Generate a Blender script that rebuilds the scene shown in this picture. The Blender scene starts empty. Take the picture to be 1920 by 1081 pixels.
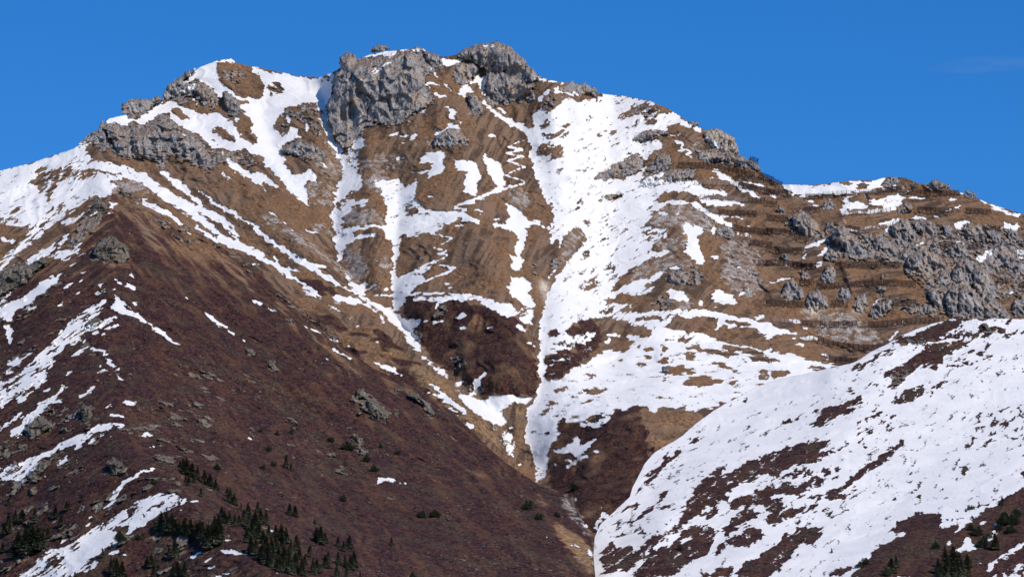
import bpy, math, random
import numpy as np
R_ = math.radians
scene = bpy.context.scene
# ------------------------------------------------------------------ camera
TH = R_(12.0)                      # the lens looks up at the mountain
HF = R_(15.0)                      # long lens
FPX = 960/math.tan(HF/2)           # focal length in photo pixels
cam_d = bpy.data.cameras.new("camera"); cam = bpy.data.objects.new("camera", cam_d)
scene.collection.objects.link(cam); scene.camera = cam
cam_d.angle = HF; cam_d.clip_start = 1; cam_d.clip_end = 60000
cam.location = (0, 0, 0); cam.rotation_euler = (math.pi/2+TH, 0, 0)
# ------------------------------------------------------------------ light
SUN_AZ, SUN_EL = 47.0, 44.0        # degrees right of straight behind the viewer, elevation
sd = (math.sin(R_(SUN_AZ))*math.cos(R_(SUN_EL)), -math.cos(R_(SUN_AZ))*math.cos(R_(SUN_EL)), math.sin(R_(SUN_EL)))
world = bpy.data.worlds.new("World"); scene.world = world; world.use_nodes = True
wn = world.node_tree; wn.nodes.clear()
sky = wn.nodes.new("ShaderNodeTexSky"); sky.sky_type = 'NISHITA'; sky.sun_disc = False
sky.sun_elevation = R_(SUN_EL); sky.sun_rotation = math.pi-R_(SUN_AZ)
sky.altitude = 2400; sky.air_density = 1.0; sky.dust_density = 0.05; sky.ozone_density = 6.0
bg = wn.nodes.new("ShaderNodeBackground"); bg.inputs[1].default_value = 0.10
wo = wn.nodes.new("ShaderNodeOutputWorld")
hs = wn.nodes.new('ShaderNodeHueSaturation'); hs.inputs['Saturation'].default_value = 1.27; hs.inputs['Value'].default_value = 1.43; hs.inputs['Hue'].default_value = .505
wn.links.new(sky.outputs[0], hs.inputs['Color']); wn.links.new(hs.outputs[0], bg.inputs[0]); wn.links.new(bg.outputs[0], wo.inputs[0])
sun_d = bpy.data.lights.new("sun", 'SUN'); sun_d.energy = 3.6; sun_d.angle = R_(0.5); sun_d.color = (1, .925, .83)
sun = bpy.data.objects.new("sun", sun_d); scene.collection.objects.link(sun)
from mathutils import Vector
sun.rotation_euler = Vector(sd).to_track_quat('Z', 'Y').to_euler()
scene.view_settings.view_transform = 'Standard'; scene.view_settings.look = 'None'
scene.view_settings.exposure = 0.0; scene.view_settings.gamma = 1
scene.cycles.max_bounces = 4; scene.cycles.diffuse_bounces = 3
# ------------------------------------------------------------------ helpers
Fv = np.array([0, math.cos(TH), math.sin(TH)]); Uv = np.array([0, -math.sin(TH), math.cos(TH)])
def P3(u, v, t):
    x = (u-960)/FPX*t; y = -(v-540.5)/FPX*t
    return np.stack([x, t*Fv[1]+y*Uv[1], t*Fv[2]+y*Uv[2]], -1)
def sstep(a, b, x):
    x = np.clip((x-a)/(b-a), 0, 1); return x*x*(3-2*x)
_rs = np.random.RandomState(7)
PERM = _rs.permutation(4096).astype(np.int32); PERM = np.concatenate([PERM, PERM, PERM])
GRAD = _rs.normal(size=(4096, 3)).astype(np.float32); GRAD /= np.linalg.norm(GRAD, axis=1)[:, None]
RND = _rs.rand(4096, 4).astype(np.float32)
def hsh(i, j, k):
    return PERM[PERM[PERM[i & 4095]+(j & 4095)]+(k & 4095)] & 4095
def perlin(p, chunk=400000):
    p = p.reshape(-1, 3); out = np.empty(len(p), np.float32)
    for a in range(0, len(p), chunk):
        q = p[a:a+chunk]; f = np.floor(q); i = f.astype(np.int32); d = (q-f).astype(np.float32)
        w = d*d*d*(d*(d*6-15)+10); r = 0
        for dx in (0, 1):
            for dy in (0, 1):
                for dz in (0, 1):
                    g = GRAD[hsh(i[:, 0]+dx, i[:, 1]+dy, i[:, 2]+dz)]
                    dot = g[:, 0]*(d[:, 0]-dx)+g[:, 1]*(d[:, 1]-dy)+g[:, 2]*(d[:, 2]-dz)
                    r = r+dot*(w[:, 0] if dx else 1-w[:, 0])*(w[:, 1] if dy else 1-w[:, 1])*(w[:, 2] if dz else 1-w[:, 2])
        out[a:a+chunk] = r*1.6
    return out
def facets(p, seed=0, chunk=200000):
    """blocky rock relief: every cell of a jittered lattice is a tilted plane"""
    out = np.empty(len(p), np.float32)
    for a in range(0, len(p), chunk):
        q = p[a:a+chunk]; i = np.floor(q).astype(np.int32)
        best = np.full(len(q), 1e9, np.float32); val = np.zeros(len(q), np.float32)
        for dx in (-1, 0, 1):
            for dy in (-1, 0, 1):
                for dz in (-1, 0, 1):
                    h = hsh(i[:, 0]+dx+seed, i[:, 1]+dy, i[:, 2]+dz); r = RND[h]
                    c = q-(i+np.array([dx, dy, dz])+r[:, :3]); dd = (c*c).sum(1)
                    g = GRAD[(h*7+13) & 4095]
                    m = dd < best
                    best = np.where(m, dd, best)
                    val = np.where(m, (c*g).sum(1)*1.3+(r[:, 3]-.5), val)
        out[a:a+chunk] = val
    return out
def uni(n):
    return .5*(1+np.tanh(.82*n/(n.std()+1e-6)))
# ------------------------------------------------------------------ traced ground cover
T1, T2 = 480/1730, 480/1847
TILES = dict(a=(0, 60, T1), b=(480, 60, T1), c=(960, 60, T1), d=(1440, 240, T1), e=(0, 340, T1), f=(480, 340, T1),
             g=(960, 340, T1), h=(1440, 440, T1), i=(0, 600, T1), j=(480, 600, T1), k=(960, 600, T1), m=(0, 800, T2),
             n=(400, 800, T2), o=(960, 800, T2), p=(1440, 800, T2), z=(0, 0, 1),
             C=(1440, 440, T1), D=(1440, 600, T1), E=(1440, 800, T2), F=(960, 600, T1), G=(960, 800, T2))
TRACE = '''a S 9.7 -60,920 200,890 400,815 520,760 610,735 580,800 620,860 700,870 780,890 870,910 960,945 1040,1000 1150,1090 1050,1090 960,1020 860,980 760,1000 700,1090 -60,1090
a S 4.5 190,1000 240,930 380,905 520,915 660,930 600,1090 200,1090
a S 0:14 600,925 700,945 820,962
a S 0:10 575,885 700,870
a Q 9 740,1060 800,1000 920,1010 1040,1090 740,1090
a R 9 530,770 560,715 650,660 700,590 720,620 640,720 620,760 600,740
a S 10 700,590 740,570 870,565 920,590 1000,600 950,625 900,605 850,640 790,612 720,625
a S 10 1300,235 1380,215 1460,190 1560,180 1590,208 1500,208 1465,225 1475,290 1510,360 1560,390 1640,440 1720,450 1760,500 1720,530 1740,640 1700,590 1620,500 1690,470 1590,450 1540,395 1510,400 1490,460 1460,430 1440,380 1390,350 1330,320 1260,350 1230,340 1290,290 1320,260
a S 10 930,585 1050,500 1110,470 1210,480 1250,520 1370,560 1480,550 1590,620 1640,720 1740,780 1740,840 1660,790 1600,800 1430,780 1340,690 1210,640 1130,545 1060,560 1000,610 960,625
a S 0 1155,510 1200,520 1290,590 1230,600 1170,560
a S 0 1430,640 1500,640 1560,700 1600,720 1590,750 1530,720 1450,680
a S 0:10 1430,725 1480,750
a S 10:45 1550,870 1600,920 1680,970 1760,1010
a S 10:14 1630,860 1700,910
a S 10:12 1500,950 1560,1000
a S 10:40 1090,940 1180,1010 1280,1090
a S 10:30 1585,570 1612,612
a S 10:20 1310,450 1330,480
a S 10:16 1215,690 1250,705
a S 10:16 1270,380 1340,352
a S 10:20 1495,800 1515,830
a S 10:14 1190,420 1215,395 1260,420
a S 10:14 760,800 790,840
a R 8 820,560 820,490 900,450 1000,455 1040,425 1090,420 1100,450 1060,480 1000,540 900,570
a R 8 1090,430 1130,360 1200,320 1290,240 1320,250 1290,290 1240,330 1300,350 1380,340 1440,380 1480,440 1450,530 1380,500 1300,470 1240,480 1210,470 1110,460
a R 9 640,760 650,650 700,630 800,620 900,640 1010,620 1060,570 1150,560 1200,640 1330,690 1420,790 1540,800 1640,820 1730,870 1700,900 1500,880 1420,950 1340,900 1200,830 1130,830 1120,930 1070,900 1000,850 850,860 760,800 680,800
a R 7 1500,400 1560,400 1620,480 1620,560 1560,560 1500,460
a R 6 1490,280 1560,240 1650,260 1670,300 1560,350
b S 10 -30,230 60,258 170,285 300,305 400,308 440,295 530,265 525,330 515,400 500,450 470,490 440,470 415,450 400,480 340,480 260,500 220,510 180,550 120,600 115,640 160,690 210,680 240,640 290,640 295,710 230,740 170,770 160,820 190,830 190,890 230,960 300,970 370,925 420,1020 390,1010 345,990 330,1030 345,1090 240,1090 150,980 80,920 40,850 -30,800 -30,460 40,440 60,360 20,290 -30,270
b S 2.5 80,350 130,330 160,350 190,390 160,410 90,430
b S 3 430,320 470,285 510,285 480,330 440,340
b S 9.7 415,440 500,430 480,560 520,660 520,720 570,780 600,800 650,760 700,700 725,710 720,750 760,750 710,785 700,860 690,960 720,1000 710,1060 640,1090 540,1090 540,1050 575,990 580,920 560,850 500,760 480,700 450,640 420,600 430,560 410,500
b S 6 620,790 700,770 700,860 690,960 660,960 630,880
b S 0:26 590,822 615,812
b S 0:24 430,540 455,550
b S 0 -30,690 5,690 10,740 -30,760
b S 10:28 222,575 225,605
b S 10 320,590 370,640 375,680 340,660
b S 10:12 600,335 630,305
b S 9:20 800,270 850,235 900,205
b S 8:12 660,345 760,292
b S 9:10 800,292 855,262
b S 10 680,165 740,150 800,145 860,125 930,122 960,128 910,170 860,150 780,170 690,180
b S 10:14 980,125 1030,112
b S 10:10 1050,135 1090,128 1150,120
b S 10 1240,170 1330,180 1410,175 1380,210 1300,235 1270,225
b S 10:18 1170,230 1185,265
b S 10:22 1140,352 1180,390
b S 10:18 1155,340 1235,355
b S 10:20 1210,420 1280,435
b S 10:22 1272,355 1320,400
b S 10:14 1210,270 1230,310
b S 10 1360,400 1390,380 1405,350 1440,360 1460,400 1430,410 1430,440 1410,445
b S 10 1480,300 1550,290 1550,380 1520,400 1500,345 1450,355 1420,335 1480,335
b S 10:14 1530,400 1570,460
b S 10 1520,450 1600,510 1660,560 1740,600 1740,640 1650,590 1580,540
b S 10:22 1640,510 1690,550
b S 10:16 1490,225 1560,245
b S 10:16 1545,105 1600,95
b S 10 1285,500 1330,520 1355,560 1340,600 1300,560
b S 10:14 1370,600 1400,620
b S 10 1340,605 1385,660 1300,648 1250,680 1215,705 1220,660 1290,640 1310,620
b S 10:20 905,697 960,690
b S 10:24 980,700 1030,700
b S 10 1030,725 1050,690 1100,675 1105,690 1060,735
b S 10:18 1110,535 1160,520
b S 10:12 1045,572 1075,562
b S 10:24 955,850 990,845
b S 10 1095,840 1160,820 1250,795 1285,830 1260,890 1275,900 1250,950 1200,970 1160,995 1170,940 1200,890 1160,870 1110,905 1130,860
b S 10:26 1105,950 1155,925
b S 10 1330,880 1380,860 1480,880 1490,920 1520,960 1500,1040 1480,1095 1410,1095 1400,1000 1430,950 1370,930
b S 10 1490,750 1530,780 1560,840 1610,860 1670,930 1680,1010 1650,1095 1630,1095 1600,1000 1560,950 1530,870 1530,800
b S 9.3 790,1010 830,1010 940,990 970,1040 1040,1030 1090,980 1110,980 1060,1050 1090,1095 860,1095
b S 10:24 445,885 465,912
b S 6:14 940,765 1010,755
b S 10:12 1570,705 1610,712
b S 5:14 770,830 830,820
b S 10:18 1060,945 1075,950
b S 10 -30,930 60,960 165,1050 140,1060 80,1020 -30,985
b S 10:14 0,975 40,1030
b S 10:12 50,1050 80,1070
b R 10 565,250 570,160 620,135 680,160 690,185 780,180 850,160 940,130 1010,120 1080,95 1150,120 1220,160 1265,200 1265,240 1200,260 1180,290 1140,310 1150,400 1190,420 1200,480 1130,520 1060,560 1000,610 880,630 780,610 720,680 640,790 580,790 520,710 510,630 480,600 480,490 510,440 525,370 530,290
b R 10 775,140 780,95 850,80 900,95 905,125 850,125 790,145
b R 5 120,620 200,520 260,500 400,480 420,560 480,680 500,760 400,680 330,600 230,560 220,640 160,690
b R 8 160,810 210,760 290,730 400,760 480,840 440,860 330,860 230,830
b R 7 1190,770 1220,700 1300,650 1370,650 1440,730 1400,770 1300,780
b Q 4 1040,750 1190,720 1190,760 1080,770
b R 8 1320,290 1340,230 1400,200 1490,215 1500,280 1430,350 1350,330
b R 8 1430,420 1470,410 1530,470 1530,560 1460,570 1440,500
b R 10 1540,420 1560,260 1740,250 1740,480 1600,490 1550,440
b R 10 1350,150 1400,110 1500,75 1600,65 1680,80 1740,110 1740,260 1560,260 1480,180 1400,175
b Q 8 730,980 850,940 910,980 850,1010 740,1030
b Q 3 700,860 900,800 1000,880 900,950 720,960
b Q 5 500,760 560,850 580,920 560,1000 480,980 400,880
c S 10:14 120,310 240,325 360,345
c S 10 185,465 190,430 240,380 258,370 250,410 220,425 210,470
c S 10 275,400 320,360 315,398 460,418 450,430 300,415
c S 9.45 120,570 190,520 260,530 370,450 400,440 430,470 550,462 610,412 720,430 800,450 900,462 960,475 1080,530 1180,600 1290,655 1275,685 1200,645 1130,625 1040,625 1060,665 920,665 860,690 820,745 870,748 990,732 1040,780 960,810 900,865 845,820 700,890 640,930 560,995 640,1010 780,985 900,925 950,880 900,960 860,1010 960,960 1080,935 1060,950 1000,985 900,1030 820,1040 1080,1030 1230,1010 1290,1040 1450,1090 215,1090 150,960 125,860 120,760 95,690 60,650 160,640
c S 10:30 -10,595 60,640 110,690
c S 1.5 715,590 740,545 810,515 900,480 1000,490 1080,540 1080,555 1000,545 970,570 1000,600 950,640 920,620 880,575 830,565 770,590
c S 2.5 150,800 220,750 350,770 340,850 290,860
c S 3 210,690 340,670 410,685 300,720 220,720
c S 0:14 505,600 550,560
c S 0:18 228,600 255,595
c S 0:18 575,705 600,695
c S 0:12 185,640 250,632
c S 0:12 505,915 545,885
c S 0:8 690,750 720,738
c S 0:12 622,850 640,840
c S 0:10 510,840 535,832
c S 0:12 785,830 810,820
c S 0:10 750,455 780,460
c S 0:10 635,580 655,565
c S 0:10 665,690 685,665
c S 0:46 210,1035 250,1060
c S 0:22 290,1060 350,1055
c S 0:18 350,640 370,620
c S 0:10 545,470 600,465
c S 10 1070,790 1110,800 1150,790 1130,745 1090,750 1100,730 1150,735 1165,790 1140,808
c S 10:22 1170,785 1212,840
c S 10:16 1300,715 1370,760 1420,790
c S 10:12 1335,770 1370,795
c S 10:10 1070,690 1180,685
c S 10:28 1370,940 1450,990 1530,1030
c S 10:18 1570,1010 1640,1030 1700,1042
c S 10:10 1330,982 1360,985
c R 8 820,740 840,690 900,665 1060,670 1060,690 980,710 880,745
c R 10 560,990 620,930 700,890 780,850 845,820 890,870 880,930 800,970 650,1010
c R 8 900,940 950,880 1000,820 1070,830 1080,900 1010,940
c R 6 850,1040 900,960 1100,920 1240,920 1240,990 1090,1020 900,1060
c R 10 1250,800 1400,790 1540,820 1700,940 1560,900 1450,890 1300,880 1250,850
c R 9 1300,670 1380,645 1460,690 1510,710 1540,830 1420,800 1300,700
c W 7 1300,690 1380,650 1460,690 1520,720 1540,820 1450,800
c R 9 1190,610 1220,592 1260,640
c R 9 320,400 400,335 480,350 560,380 600,410 480,418 350,415
c R 5 220,500 260,420 350,430 340,460 260,530
c R 10 -10,300 -10,120 60,190 130,220 200,310 100,310
c R 8 -10,480 -10,330 130,340 150,460 60,460
c Q 4 1200,740 1260,720 1300,790 1250,830
c R 5 700,560 800,510 960,500 980,570 900,620 820,560
d S 10 95,380 260,385 370,388 450,370 560,358 640,360 730,345 800,320 790,350 770,380 750,410 700,415 680,430 480,450 370,455 250,455 160,440 100,400
d S 0 465,375 540,365 600,375 560,388
d S 0 600,400 630,380 685,378 670,410 610,418
d S 6 770,390 870,385 870,420 770,425
d S 9.4 485,550 520,500 500,470 600,450 670,455 700,480 780,470 870,455 1080,463 1080,472 940,472 900,500 880,540 820,560 700,570 500,585 490,575
d S 0 540,480 600,455 650,460 690,480 690,510 640,510 600,490 580,500 550,500
d S 0 540,550 640,540 760,515 790,520 790,540 700,550 560,568
d S 10 620,682 740,660 800,630 880,605 910,610 850,650 700,675
d S 10 960,600 1010,588 1065,605 1060,615 980,620
d S 10:12 870,442 920,436
d S 10:18 935,425 980,435
d S 10:10 1040,370 1080,372
d S 10:12 1250,412 1320,435
d S 10:18 1430,465 1480,500 1560,540
d S 10:26 1560,545 1640,588 1700,585
d S 10:8 1510,540 1580,570
d S 10:10 1195,480 1280,483
d S 10:12 1250,532 1305,532
d S 10:12 1120,585 1150,605
d S 10:12 1165,562 1240,550
d S 10 1280,640 1350,620 1350,640 1300,685 1280,680
d S 10 1560,690 1600,635 1620,640 1650,660 1700,650 1690,680 1640,690
d S 10:20 800,692 830,682
d S 10 1400,890 1490,830 1500,800 1560,815 1520,840 1440,910
d S 8:28 1660,830 1750,835
d S 10:20 1700,870 1750,885
d S 10:10 1240,765 1320,775
d S 10:10 1000,780 1060,778
d S 10 230,830 280,780 400,750 420,755 350,790 270,810 240,830
d S 10 340,860 380,810 430,790 400,830 350,870
d S 10 230,880 240,855 270,850 240,885
d S 10:14 310,940 380,905
d S 10:14 130,930 160,950
d S 10:18 0,440 60,465
d S 10:12 120,440 250,480 340,530
d S 10:10 500,620 530,640
d S 10:8 530,675 640,710
d S 10:14 445,668 465,662
d S 9:10 0,910 60,912
d S 9:10 740,757 760,757
d S 9:12 30,1045 160,1000
d R 6 770,400 790,350 880,330 880,380 860,410
d R 6 900,380 1020,375 1020,400 900,410
d R 9 1080,390 1110,350 1150,350 1240,400 1180,415 1090,410
d R 9 1330,440 1340,420 1400,440 1430,470 1380,465
d R 6 380,750 700,700 800,720 1000,740 1300,760 1600,800 1740,900 1740,1090 1150,1090 1000,950 700,900 500,900 400,860
d R 3 50,560 300,600 380,760 300,780 100,660
e S 9.7 -30,-10 700,-10 720,20 800,15 735,95 690,110 640,95 420,260 300,330 -30,640
e S 7.5 620,110 420,260 300,340 150,470 -30,620 -30,560 180,340 330,230 500,130
e S 0 -30,290 60,290 220,315 150,395 60,470 -30,560
e S 5 -30,245 120,250 120,285 -30,300
e S 0 40,225 90,190 130,165 120,200 80,228
e S 1 190,0 250,-10 330,-10 320,50 270,90 250,40
e S 1:28 390,-10 340,60 325,120
e S 0:12 440,140 350,190 320,210
e S 10:22 30,385 60,405 95,408
e S 6 230,300 330,255 300,240 250,280
e S 8 170,540 260,470 420,380 470,350 470,380 420,430 310,500 200,560
e S 9 310,510 480,450 570,405 560,430 520,470 430,540 400,520 340,520
e S 5:36 480,505 570,480
e S 7.5 390,270 500,240 580,205 560,240 450,300 380,330 420,290
e S 10:20 625,225 665,200
e S 10 740,135 810,143 765,152 780,185 745,160
e S 10:14 725,215 760,205
e S 7 -30,830 60,760 150,690 195,630 170,670 60,790 -30,860
e S 10 -30,865 60,820 140,790 210,735 250,730 280,690 380,630 370,660 440,620 370,690 310,730 250,760 240,800 150,860 95,880 80,950 60,955 20,920 -30,910
e S 10 30,975 60,970 90,1010 80,1090 60,1090 50,1020
e S 10:24 188,862 238,850
e S 10:14 405,738 500,680
e S 10:24 538,680 572,662
e S 10:12 548,630 580,605
e S 10:14 465,570 500,555
e S 10:16 402,833 430,825
e S 10:14 512,775 530,755
e S 10:10 300,770 318,770
e S 6:34 645,770 720,720
e S 8:12 665,720 705,695
e S 7.6 350,1090 460,960 560,870 680,800 730,795 700,840 720,840 640,920 560,1000 520,1090
e S 8 540,1090 640,1000 740,920 800,900 780,930 680,985 600,1030 560,1090
e S 10 740,855 780,830 790,765 830,800 915,870 850,840 840,850 950,910 1050,990 1130,1050 1080,1040 990,960 900,910 820,890
e S 10:14 1050,995 1130,1050 1180,1090
e S 10 830,700 860,685 935,715 900,730
e S 10:20 772,725 798,730
e S 10:16 785,680 812,690
e S 10:16 793,650 797,655
e S 10:14 882,622 908,645
e S 10:12 865,352 885,372
e S 10:12 900,820 920,825
e S 10:8 1250,780 1275,790
e S 10:12 1295,812 1320,828
e S 10:18 1380,893 1430,925 1500,965
e S 10:8 1500,965 1580,1030
e S 10:20 1700,800 1740,822
e S 10:34 1160,-5 1260,70 1360,150
e S 10:44 1220,130 1330,180 1430,220 1500,260 1570,300
e S 10:26 1470,250 1540,320 1605,365
e S 10:60 1000,0 1100,80 1250,180 1400,290
e S 10:44 1400,290 1500,370 1620,440 1770,505
e S 10:30 1600,400 1700,460 1770,490
e S 10:32 1330,310 1440,380 1540,430 1620,450
e S 10:34 970,130 1060,180 1150,230 1212,275
e S 10:24 1340,60 1500,180 1620,240 1750,315
e S 10:12 1600,298 1612,302
e S 10:12 1662,398 1672,405
e S 10:9 1260,345 1290,365
e S 10:10 1665,550 1750,562
e R 9 590,200 650,110 710,150 740,200 680,215 620,230
e R 7 480,340 580,230 680,240 640,330 560,400 470,440 450,400 520,350
e R 9 790,70 830,55 900,90 880,110 820,90
e R 8 900,105 980,140 970,160 900,125
e R 8 600,480 680,380 760,370 860,440 880,530 800,545 700,540 620,530
e R 8 230,520 300,500 330,550 250,600 180,680 60,760 -30,800 -30,640 100,560 200,560
e R 8 560,1000 600,940 680,930 650,990 590,1020
e R 8:36 330,450 440,440
e R 4 1000,240 1100,230 1200,330 1330,430 1250,420 1080,300
e R 5:26 1200,290 1330,370 1480,430 1600,500 1700,620
e T 7 700,560 800,545 900,560 880,582 720,582
e T 5 760,110 900,120 1000,190 1060,260 900,240 780,180
e T 6 480,300 600,260 680,260 560,420 480,460
f S 9.5 570,-10 720,-10 700,30 640,75 600,110 660,115 690,140 700,115 780,120 730,160 660,190 610,220 580,270 560,300 600,320 720,285 690,330 655,350 660,375 760,340 830,362 760,388 680,392 610,440 590,480 585,520 555,545 545,480 520,390 540,350 512,285 500,210 525,150 530,80
f S 3.5 530,150 650,90 660,110 600,150 530,190
f S 10:20 700,320 790,300 880,300
f S 0:16 650,175 700,165
f S 10 555,570 600,610 640,670 690,700 760,680 740,720 740,780 780,830 900,850 930,880 990,900 980,960 1040,960 1110,945 1080,990 1060,1040 1065,1090 1020,1090 1010,1030 950,980 880,910 800,850 730,780 650,730 600,640
f S 9.6 800,-10 970,-10 1000,30 1085,20 1090,60 1060,95 1120,150 1140,220 1260,215 1400,215 1300,290 1190,350 1100,350 1040,375 1000,360 972,410 975,470 950,530 940,590 955,655 905,690 920,540 920,420 870,360 885,200 860,100
f S 10:14 1130,200 1340,215 1420,195
f S 10:38 1380,230 1440,250 1495,280
f S 10:15 1340,170 1440,140 1540,100 1640,60 1760,20
f S 10:12 1350,178 1430,192
f S 5 985,160 1080,110 1100,200 1020,240
f S 9.5 900,690 960,650 1080,610 1170,560 1130,640 1180,650 1100,700 1040,750 1000,830 960,880 925,870 930,770
f S 10:13 1170,545 1270,575 1350,585 1290,610 1200,650
f S 10:4 1190,350 1330,385 1200,448 1290,470 1215,490 1290,492 1290,505 1200,550
f S 10:16 980,640 1100,590 1200,540
f S 10:12 1000,760 1200,755 1400,765 1500,770
f S 9.5 1060,775 1200,785 1400,770 1500,765 1620,810 1730,835 1760,900 1700,920 1640,895 1560,850 1480,800 1300,805 1250,835 1200,870 1220,810 1070,800
f S 10:8 740,765 930,768
f S 10:16 1240,690 1300,695
f S 10:10 1310,710 1340,715
f S 10:10 810,720 870,720
f S 6 740,690 860,690 900,740 750,740
f S 10 1340,915 1400,870 1410,890 1460,895 1380,925
f S 10:26 1368,985 1410,995
f S 10:10 1580,990 1620,992
f S 10:14 1190,955 1270,935
f S 10:10 1130,948 1165,945
f S 10 1410,-10 1500,-10 1490,50 1500,90 1450,90 1410,60
f S 10 1620,-10 1690,-10 1660,60 1640,70
f S 10 1690,140 1760,170 1760,330 1620,310 1600,285 1690,290 1710,230
f S 10:13 1600,252 1650,255
f S 10:24 1480,182 1525,208
f S 10:10 1350,303 1405,300
f S 10 1720,490 1760,520 1760,600 1730,590
f S 10 1700,710 1760,690 1760,770 1720,750
f S 7:18 1160,95 1210,90
f S 10:10 1250,160 1258,162
f S 10:13 1100,500 1115,545
f S 10:12 1110,370 1112,390
f S 10:11 795,500 797,504
f S 10 -20,295 60,350 150,415 270,490 370,560 450,610 490,640 560,690 520,690 420,630 340,580 250,530 170,470 100,420 -20,330
f S 10:18 250,500 380,560 460,580
f S 10 -20,460 60,520 130,545 200,590 260,640 320,690 400,730 450,780 400,780 330,720 250,670 180,620 80,560 -20,500
f S 10:20 200,590 300,605
f S 10:16 120,510 160,560
f S 10 490,780 560,765 690,790 740,830 640,820 560,820
f S 10:14 540,690 640,740 740,800 860,860
f S 10:12 730,820 800,870 870,950
f S 10:12 310,740 430,800
f S 10:13 480,830 610,900
f S 10:12 80,850 160,890
f S 10:12 -5,812 40,830
f S 10:8 310,975 355,990
f S 10:14 375,992 450,1020
f S 10:11 675,965 700,980
f S 10:10 510,1062 565,1090
f S 10:8 625,912 642,922
f S 10:8 90,200 160,250 245,320
f S 10:20 340,322 410,350
f S 10:10 553,978 560,980
f S 10 170,-10 330,-10 345,60 345,130 360,185 320,150 240,70
f S 10:24 50,-10 150,40
f S 10:10 55,30 80,60
f S 10:10 170,122 195,140
f S 10:8 230,80 250,95
f Q 8 580,250 640,200 780,180 860,250 860,280 760,280 700,290 600,300
f Q 6 380,290 430,270 530,350 510,370 430,340
f Q 6:60 80,240 200,340 300,390
f Q 7:36 300,390 420,470 540,560 620,640
f Q 8 600,480 700,450 740,560 760,640 680,670 620,640 610,560
f Q 6 820,520 870,490 900,560 880,620 840,600
f Q 5 340,0 520,0 520,160 400,170 340,100
f R 8 555,340 620,270 640,300 580,355
f Q 6 740,0 820,0 850,60 780,60
f R 9 1210,850 1260,850 1300,900 1240,930 1200,900
f R 8 990,960 1010,930 1100,930 1050,960
f R 9:50 1075,1020 1110,1060
f R 6:30 130,740 230,820 320,900 420,950 500,1020 540,1090
f R 8 190,940 230,920 280,960 240,980
f T 6:20 1280,1005 1350,1020
g S 9.45 175,-10 1240,-10 1180,40 1080,40 1000,100 1060,130 1220,130 1260,150 1200,155 1050,155 1020,180 950,230 900,290 870,345 940,355 1060,310 1050,380 990,420 900,480 1060,455 1060,480 950,520 850,560 790,590 700,690 650,760 740,710 830,665 940,650 1020,605 1030,620 940,690 860,705 960,715 940,740 830,780 740,760 640,800 620,825 810,830 820,845 950,870 1120,860 1230,870 1230,1090 180,1090 190,1000 200,920 215,850 240,770 270,700 300,640 345,580 380,530 430,480 500,390 490,350 460,310 380,340 340,380 290,400 270,440 265,350 235,300 275,260 270,190 240,150 215,60
g S 3 590,150 640,90 740,80 760,90 640,150
g S 0 960,140 1040,80 1160,65 1230,100 1230,125 1100,115 1000,140
g S 3 420,190 490,100 480,150 430,210 370,210
g S 2 250,130 290,140 280,170
g S 0:10 490,260 525,290
g S 1 450,530 500,480 550,455 550,490 490,520
g S 0:12 570,470 605,455
g S 2 470,730 560,650 690,600 700,620 600,700 520,740
g S 2 560,770 610,740 625,750
g S 8.2 430,600 650,560 760,600 640,700 500,700
g S 8.8 550,330 850,290 900,400 700,520 520,520
g S 6 860,300 1000,300 1060,330 990,420 900,400
g S 10 1150,290 1180,270 1210,300 1280,290 1290,340 1250,370 1280,480 1300,560 1270,570 1200,510 1160,480 1200,400 1160,350
g S 10 1050,565 1140,570 1120,590 1070,590
g S 10 1030,740 1150,730 1200,800 1150,810 1080,790 1060,760
g S 10:28 1265,805 1290,830
g S 10 1345,790 1370,740 1410,730 1480,770 1540,810 1500,835 1430,825 1370,810
g S 2:14 1390,810 1450,815
g S 10:22 1352,515 1400,515
g S 10:12 1520,570 1540,572
g S 10 1340,330 1360,310 1390,290 1360,360
g S 9:26 1110,222 1140,215
g S 9:16 1000,222 1060,215
g S 10 1240,-10 1260,40 1300,35 1430,70 1450,95 1380,90 1260,110 1200,60
g S 10 1240,110 1420,130 1530,140 1610,165 1500,160 1380,165 1280,140
g S 10:36 1220,140 1300,190 1380,250 1480,300
g S 10:12 1400,235 1490,240
g S 10:18 1500,240 1560,245
g S 10:14 1530,345 1640,380
g S 10:24 1530,40 1620,80 1670,115
g S 10:10 1582,292 1610,300
g S 10 1230,870 1300,860 1350,880 1500,910 1640,940 1760,960 1760,1060 1690,1060 1640,1000 1560,985 1400,985 1360,1035 1340,1015 1400,960 1380,935 1340,940 1300,960 1240,950 1220,920
g S 10 1640,915 1680,900 1730,930 1660,930
g S 10:8 1330,870 1430,840
g S 5:8 1480,770 1560,760 1680,700
g S 0 720,860 760,845 880,855 950,872 850,885 740,880
g S 1 580,870 690,860 680,890 600,895
g S 0 800,925 960,905 1010,912 930,930 850,935
g S 0:12 980,920 1030,940 1050,905 1100,905
g S 1 350,1010 420,950 540,920 660,920 740,950 850,970 960,1020 940,1050 870,1050 800,1020 720,1095 380,1095 440,1040 590,1005 480,1020
g S 10:22 645,1030 725,1035
g S 2 235,1060 250,1010 320,990 320,1020 270,1060
g S 0 1010,975 1130,920 1220,940 1230,960 1330,940 1400,940 1390,975 1330,1010 1330,1040 1460,1060 1400,1085 1220,1030 1100,990
g S 0 1440,940 1560,945 1640,972 1460,965
g S 9.5 930,1040 960,1020 1060,1040 1130,1090 780,1090 800,1030 880,1050
g S 10 -20,170 40,180 80,220 110,260 190,265 200,290 250,320 150,300 90,320 110,355 90,400 80,440 60,500 90,540 40,610 -10,590 20,500 40,380 10,340 -20,330
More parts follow.
